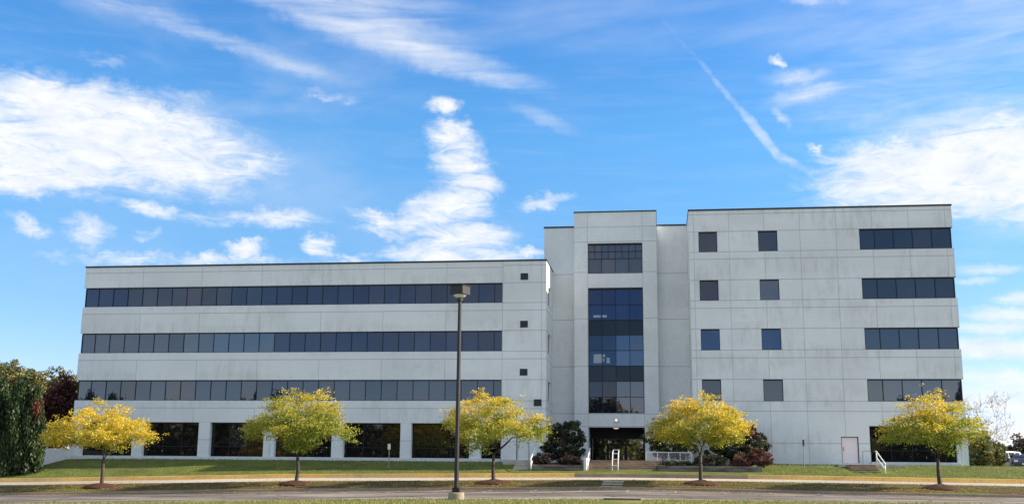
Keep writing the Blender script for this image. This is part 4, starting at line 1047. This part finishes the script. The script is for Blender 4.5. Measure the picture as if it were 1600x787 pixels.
def bush(px, top, Y, rpx, base_px, seed, cols, label, **k):
    P_ = at(px, top, Y); rx = abs(at(px+rpx, top, Y).x-P_.x); z = ground_z(P_.x, Y)
    return clump_plant('bush', label, 'shrub', (P_.x, Y, z), rx, rx*.9, z-.1, P_.z, seed, cols, k.pop('ncl', 90), k.pop('per', 110), k.pop('leaf', .16), **k)
bush(1529, 672, 93.5, 20, 727, 402, GG+OL, 'loose olive bush against the right corner of the building', ncl=110)
bush(1552, 690, 96, 20, 727, 403, OL+YG[:1], 'yellowish bush between the corner bush and the white car', ncl=90)
bush(1512, 700, 92.6, 13, 727, 404, DG+GG[:1], 'small dark green bush hugging the right corner wall', ncl=60)
bush(1556, 722, 100, 13, 730, 405, GG, 'low green weeds patch in front of the white car', ncl=40, leaf=.12)
FP = [(.075, .05, .05), (.06, .045, .045), (.10, .065, .05)]
for i, (px, top, Y, rp, cols, lb) in enumerate(((1598, 682, 150, 26, FP+[(.16, .12, .05)], 'purple brown tree over the parked dark car at the right edge'),
        (1566, 697, 190, 20, OL+[(.09, .10, .07)], 'far grey green tree left of the purple brown one'), (1540, 694, 200, 24, OL, 'far olive tree seen through the half bare tree'),
        (1630, 680, 170, 30, YG+OL, 'far yellowish tree at the right edge'), (1660, 690, 150, 30, FP, 'far brown tree beyond the right edge'))):
    wood(px, top, Y, rp, 420+i, cols, lb, group='far trees at the right edge', ncl=110, per=90, leaf=.34, bottom=.8, sp=.7)
# trees across the car park behind the viewpoint, seen mirrored in the glass
mt_ = [clump_plant('mirrored_tree', 'dark tree of the row across the car park, seen only mirrored in the building glass', 'tree', (-24+26*k, -55, 0), 7.5, 4.5, .2, (16, 15)[k], 500+k, DG+OL+YG[:1], 110, 70, .8, trunk_h=2.5, r0=.3, group='tree row across the car park mirrored in the glass', spread=1.7) for k in range(2)]
rr_ = random.Random(4)
for k, x in enumerate(range(-150, 84, 10)):
    o = mt_[k % 2] if k < 2 else copy_tree(mt_[k % 2])
    sc = {7: 1.22, 13: .9, 14: 1.08, 20: 1.12, 21: 1.25, 3: .9}.get(k, rr_.uniform(.72, .95))
    o.location = (x+rr_.uniform(-2, 2), -54+rr_.uniform(-4, 4), -.3); o.scale = (1, 1, sc); o.rotation_euler.z = rr_.uniform(-.3, .3)

# ------------------------------------------------------------------ parked cars at the right
def car(loc, rz_, paint, label, suv=True):
    e_ = empty('parked_car', loc, label, 'car', 'cars parked right of the building', rz_)
    pm = plain('car_paint', paint, .25, .2, .03)
    H_ = 1.72 if suv else 1.45; L_ = 4.6; Wd = .92
    lower = [(-2.25, .35), (-2.3, .62), (-2.22, .98), (-1.25, 1.06), (1.75, 1.08), (2.22, 1.02), (2.3, .6), (2.22, .35), (1.85, .32), (1.72, .62), (1.42, .74), (1.1, .62), (.98, .32), (-.98, .32), (-1.1, .62), (-1.42, .74), (-1.72, .62), (-1.85, .32)]
    MB().prism(lower, -Wd, Wd).build('body', pm, e_, local=True, bevel=.05)
    cab = [(-1.25, 1.06, .90), (-.55, H_-.03, .72), (.2, H_, .74), (1.75 if suv else 1.2, H_-.06, .72), (2.15 if suv else 1.8, 1.08, .88)]
    b = MB(); n = len(cab)
    for s_ in (-1, 1):
        for x, z, y in cab: b.v.append((x, s_*y, z))
    b.f = [tuple(range(n)), tuple(reversed(range(n, 2*n)))]+[(i, i+n, (i+1) % n+n, (i+1) % n) for i in range(n)]
    b.build('cabin', pm, e_, local=True, bevel=.03)
    for s_ in (-1, 1):
        b = MB()
        for (xa, xb, xc, xd) in ((-1.0, -.02, -.02, -.5), (.06, .95, .9, .06), (1.03, 1.85 if suv else 1.45, 1.6 if suv else 1.15, 1.0)):
            zt2 = H_-.14; zb2 = 1.13; y_ = lambda z: s_*(.905-(z-1.06)/(H_-1.06)*.17)
            q = [(xa, y_(zb2), zb2), (xb, y_(zb2), zb2), (xc, y_(zt2), zt2), (xd, y_(zt2), zt2)]
            b.quad(*(q if s_ < 0 else q[::-1]))
        b.build('side_window', M['carglass'], e_, local=True)
    MB().quad((-1.21, .76, 1.12), (-1.21, -.76, 1.12), (-.64, -.64, H_-.1), (-.64, .64, H_-.1)).build('windscreen', M['carglass'], e_, local=True)
    xr_ = 2.15 if suv else 1.8; xt = 1.75 if suv else 1.2
    MB().quad((xr_-.02, -.74, 1.16), (xr_-.02, .74, 1.16), (xt+.11, .62, H_-.16), (xt+.11, -.62, H_-.16)).build('rear_window', M['carglass'], e_, local=True)
    for s_ in (-1, 1):
        MB().box(-2.31, -2.22, s_*.72-.16, s_*.72+.16, .70, .86).build('headlight', M['lampglass'], e_, local=True, bevel=.02)
        MB().box(2.2, 2.31, s_*.78-.1, s_*.78+.1, .74, 1.0).build('tail_light', M['redlens'], e_, local=True, bevel=.02)
        for x in (-1.42, 1.42):
            ty = MB().tube((x, s_*.72, .33), (x, s_*.93, .33), .33, k=20).build('wheel', M['rubber'], e_, local=True)
            MB().tube((x, s_*.931, .33), (x, s_*.945, .33), .2, k=14).build('rim', M['rim'], ty, local=True)
    MB().box(-2.33, -2.3, -.25, .25, .45, .56).build('number_plate', M['white'], e_, local=True)
    return e_
for (px, py, Y, rz_, col, lb, suv) in ((1566, 731, 112, 35, (.75, .77, .78), 'white parked estate car beyond the lawn at the right edge', True), (1597, 735, 112, 80, (.05, .055, .075), 'dark blue parked car at the right edge of the photo', False), (1538, 729, 114, 60, (.45, .52, .50), 'pale car mostly hidden behind the yellowish bush', False)):
    q = at(px, py, Y); car((q.x, Y, ground_z(q.x, Y)+.02), R(rz_), col, lb, suv)
tag(MB().box(24.5, 90, 104, 135, 2.4, 2.675).build('parking_lot', M['road']), kind='structure')
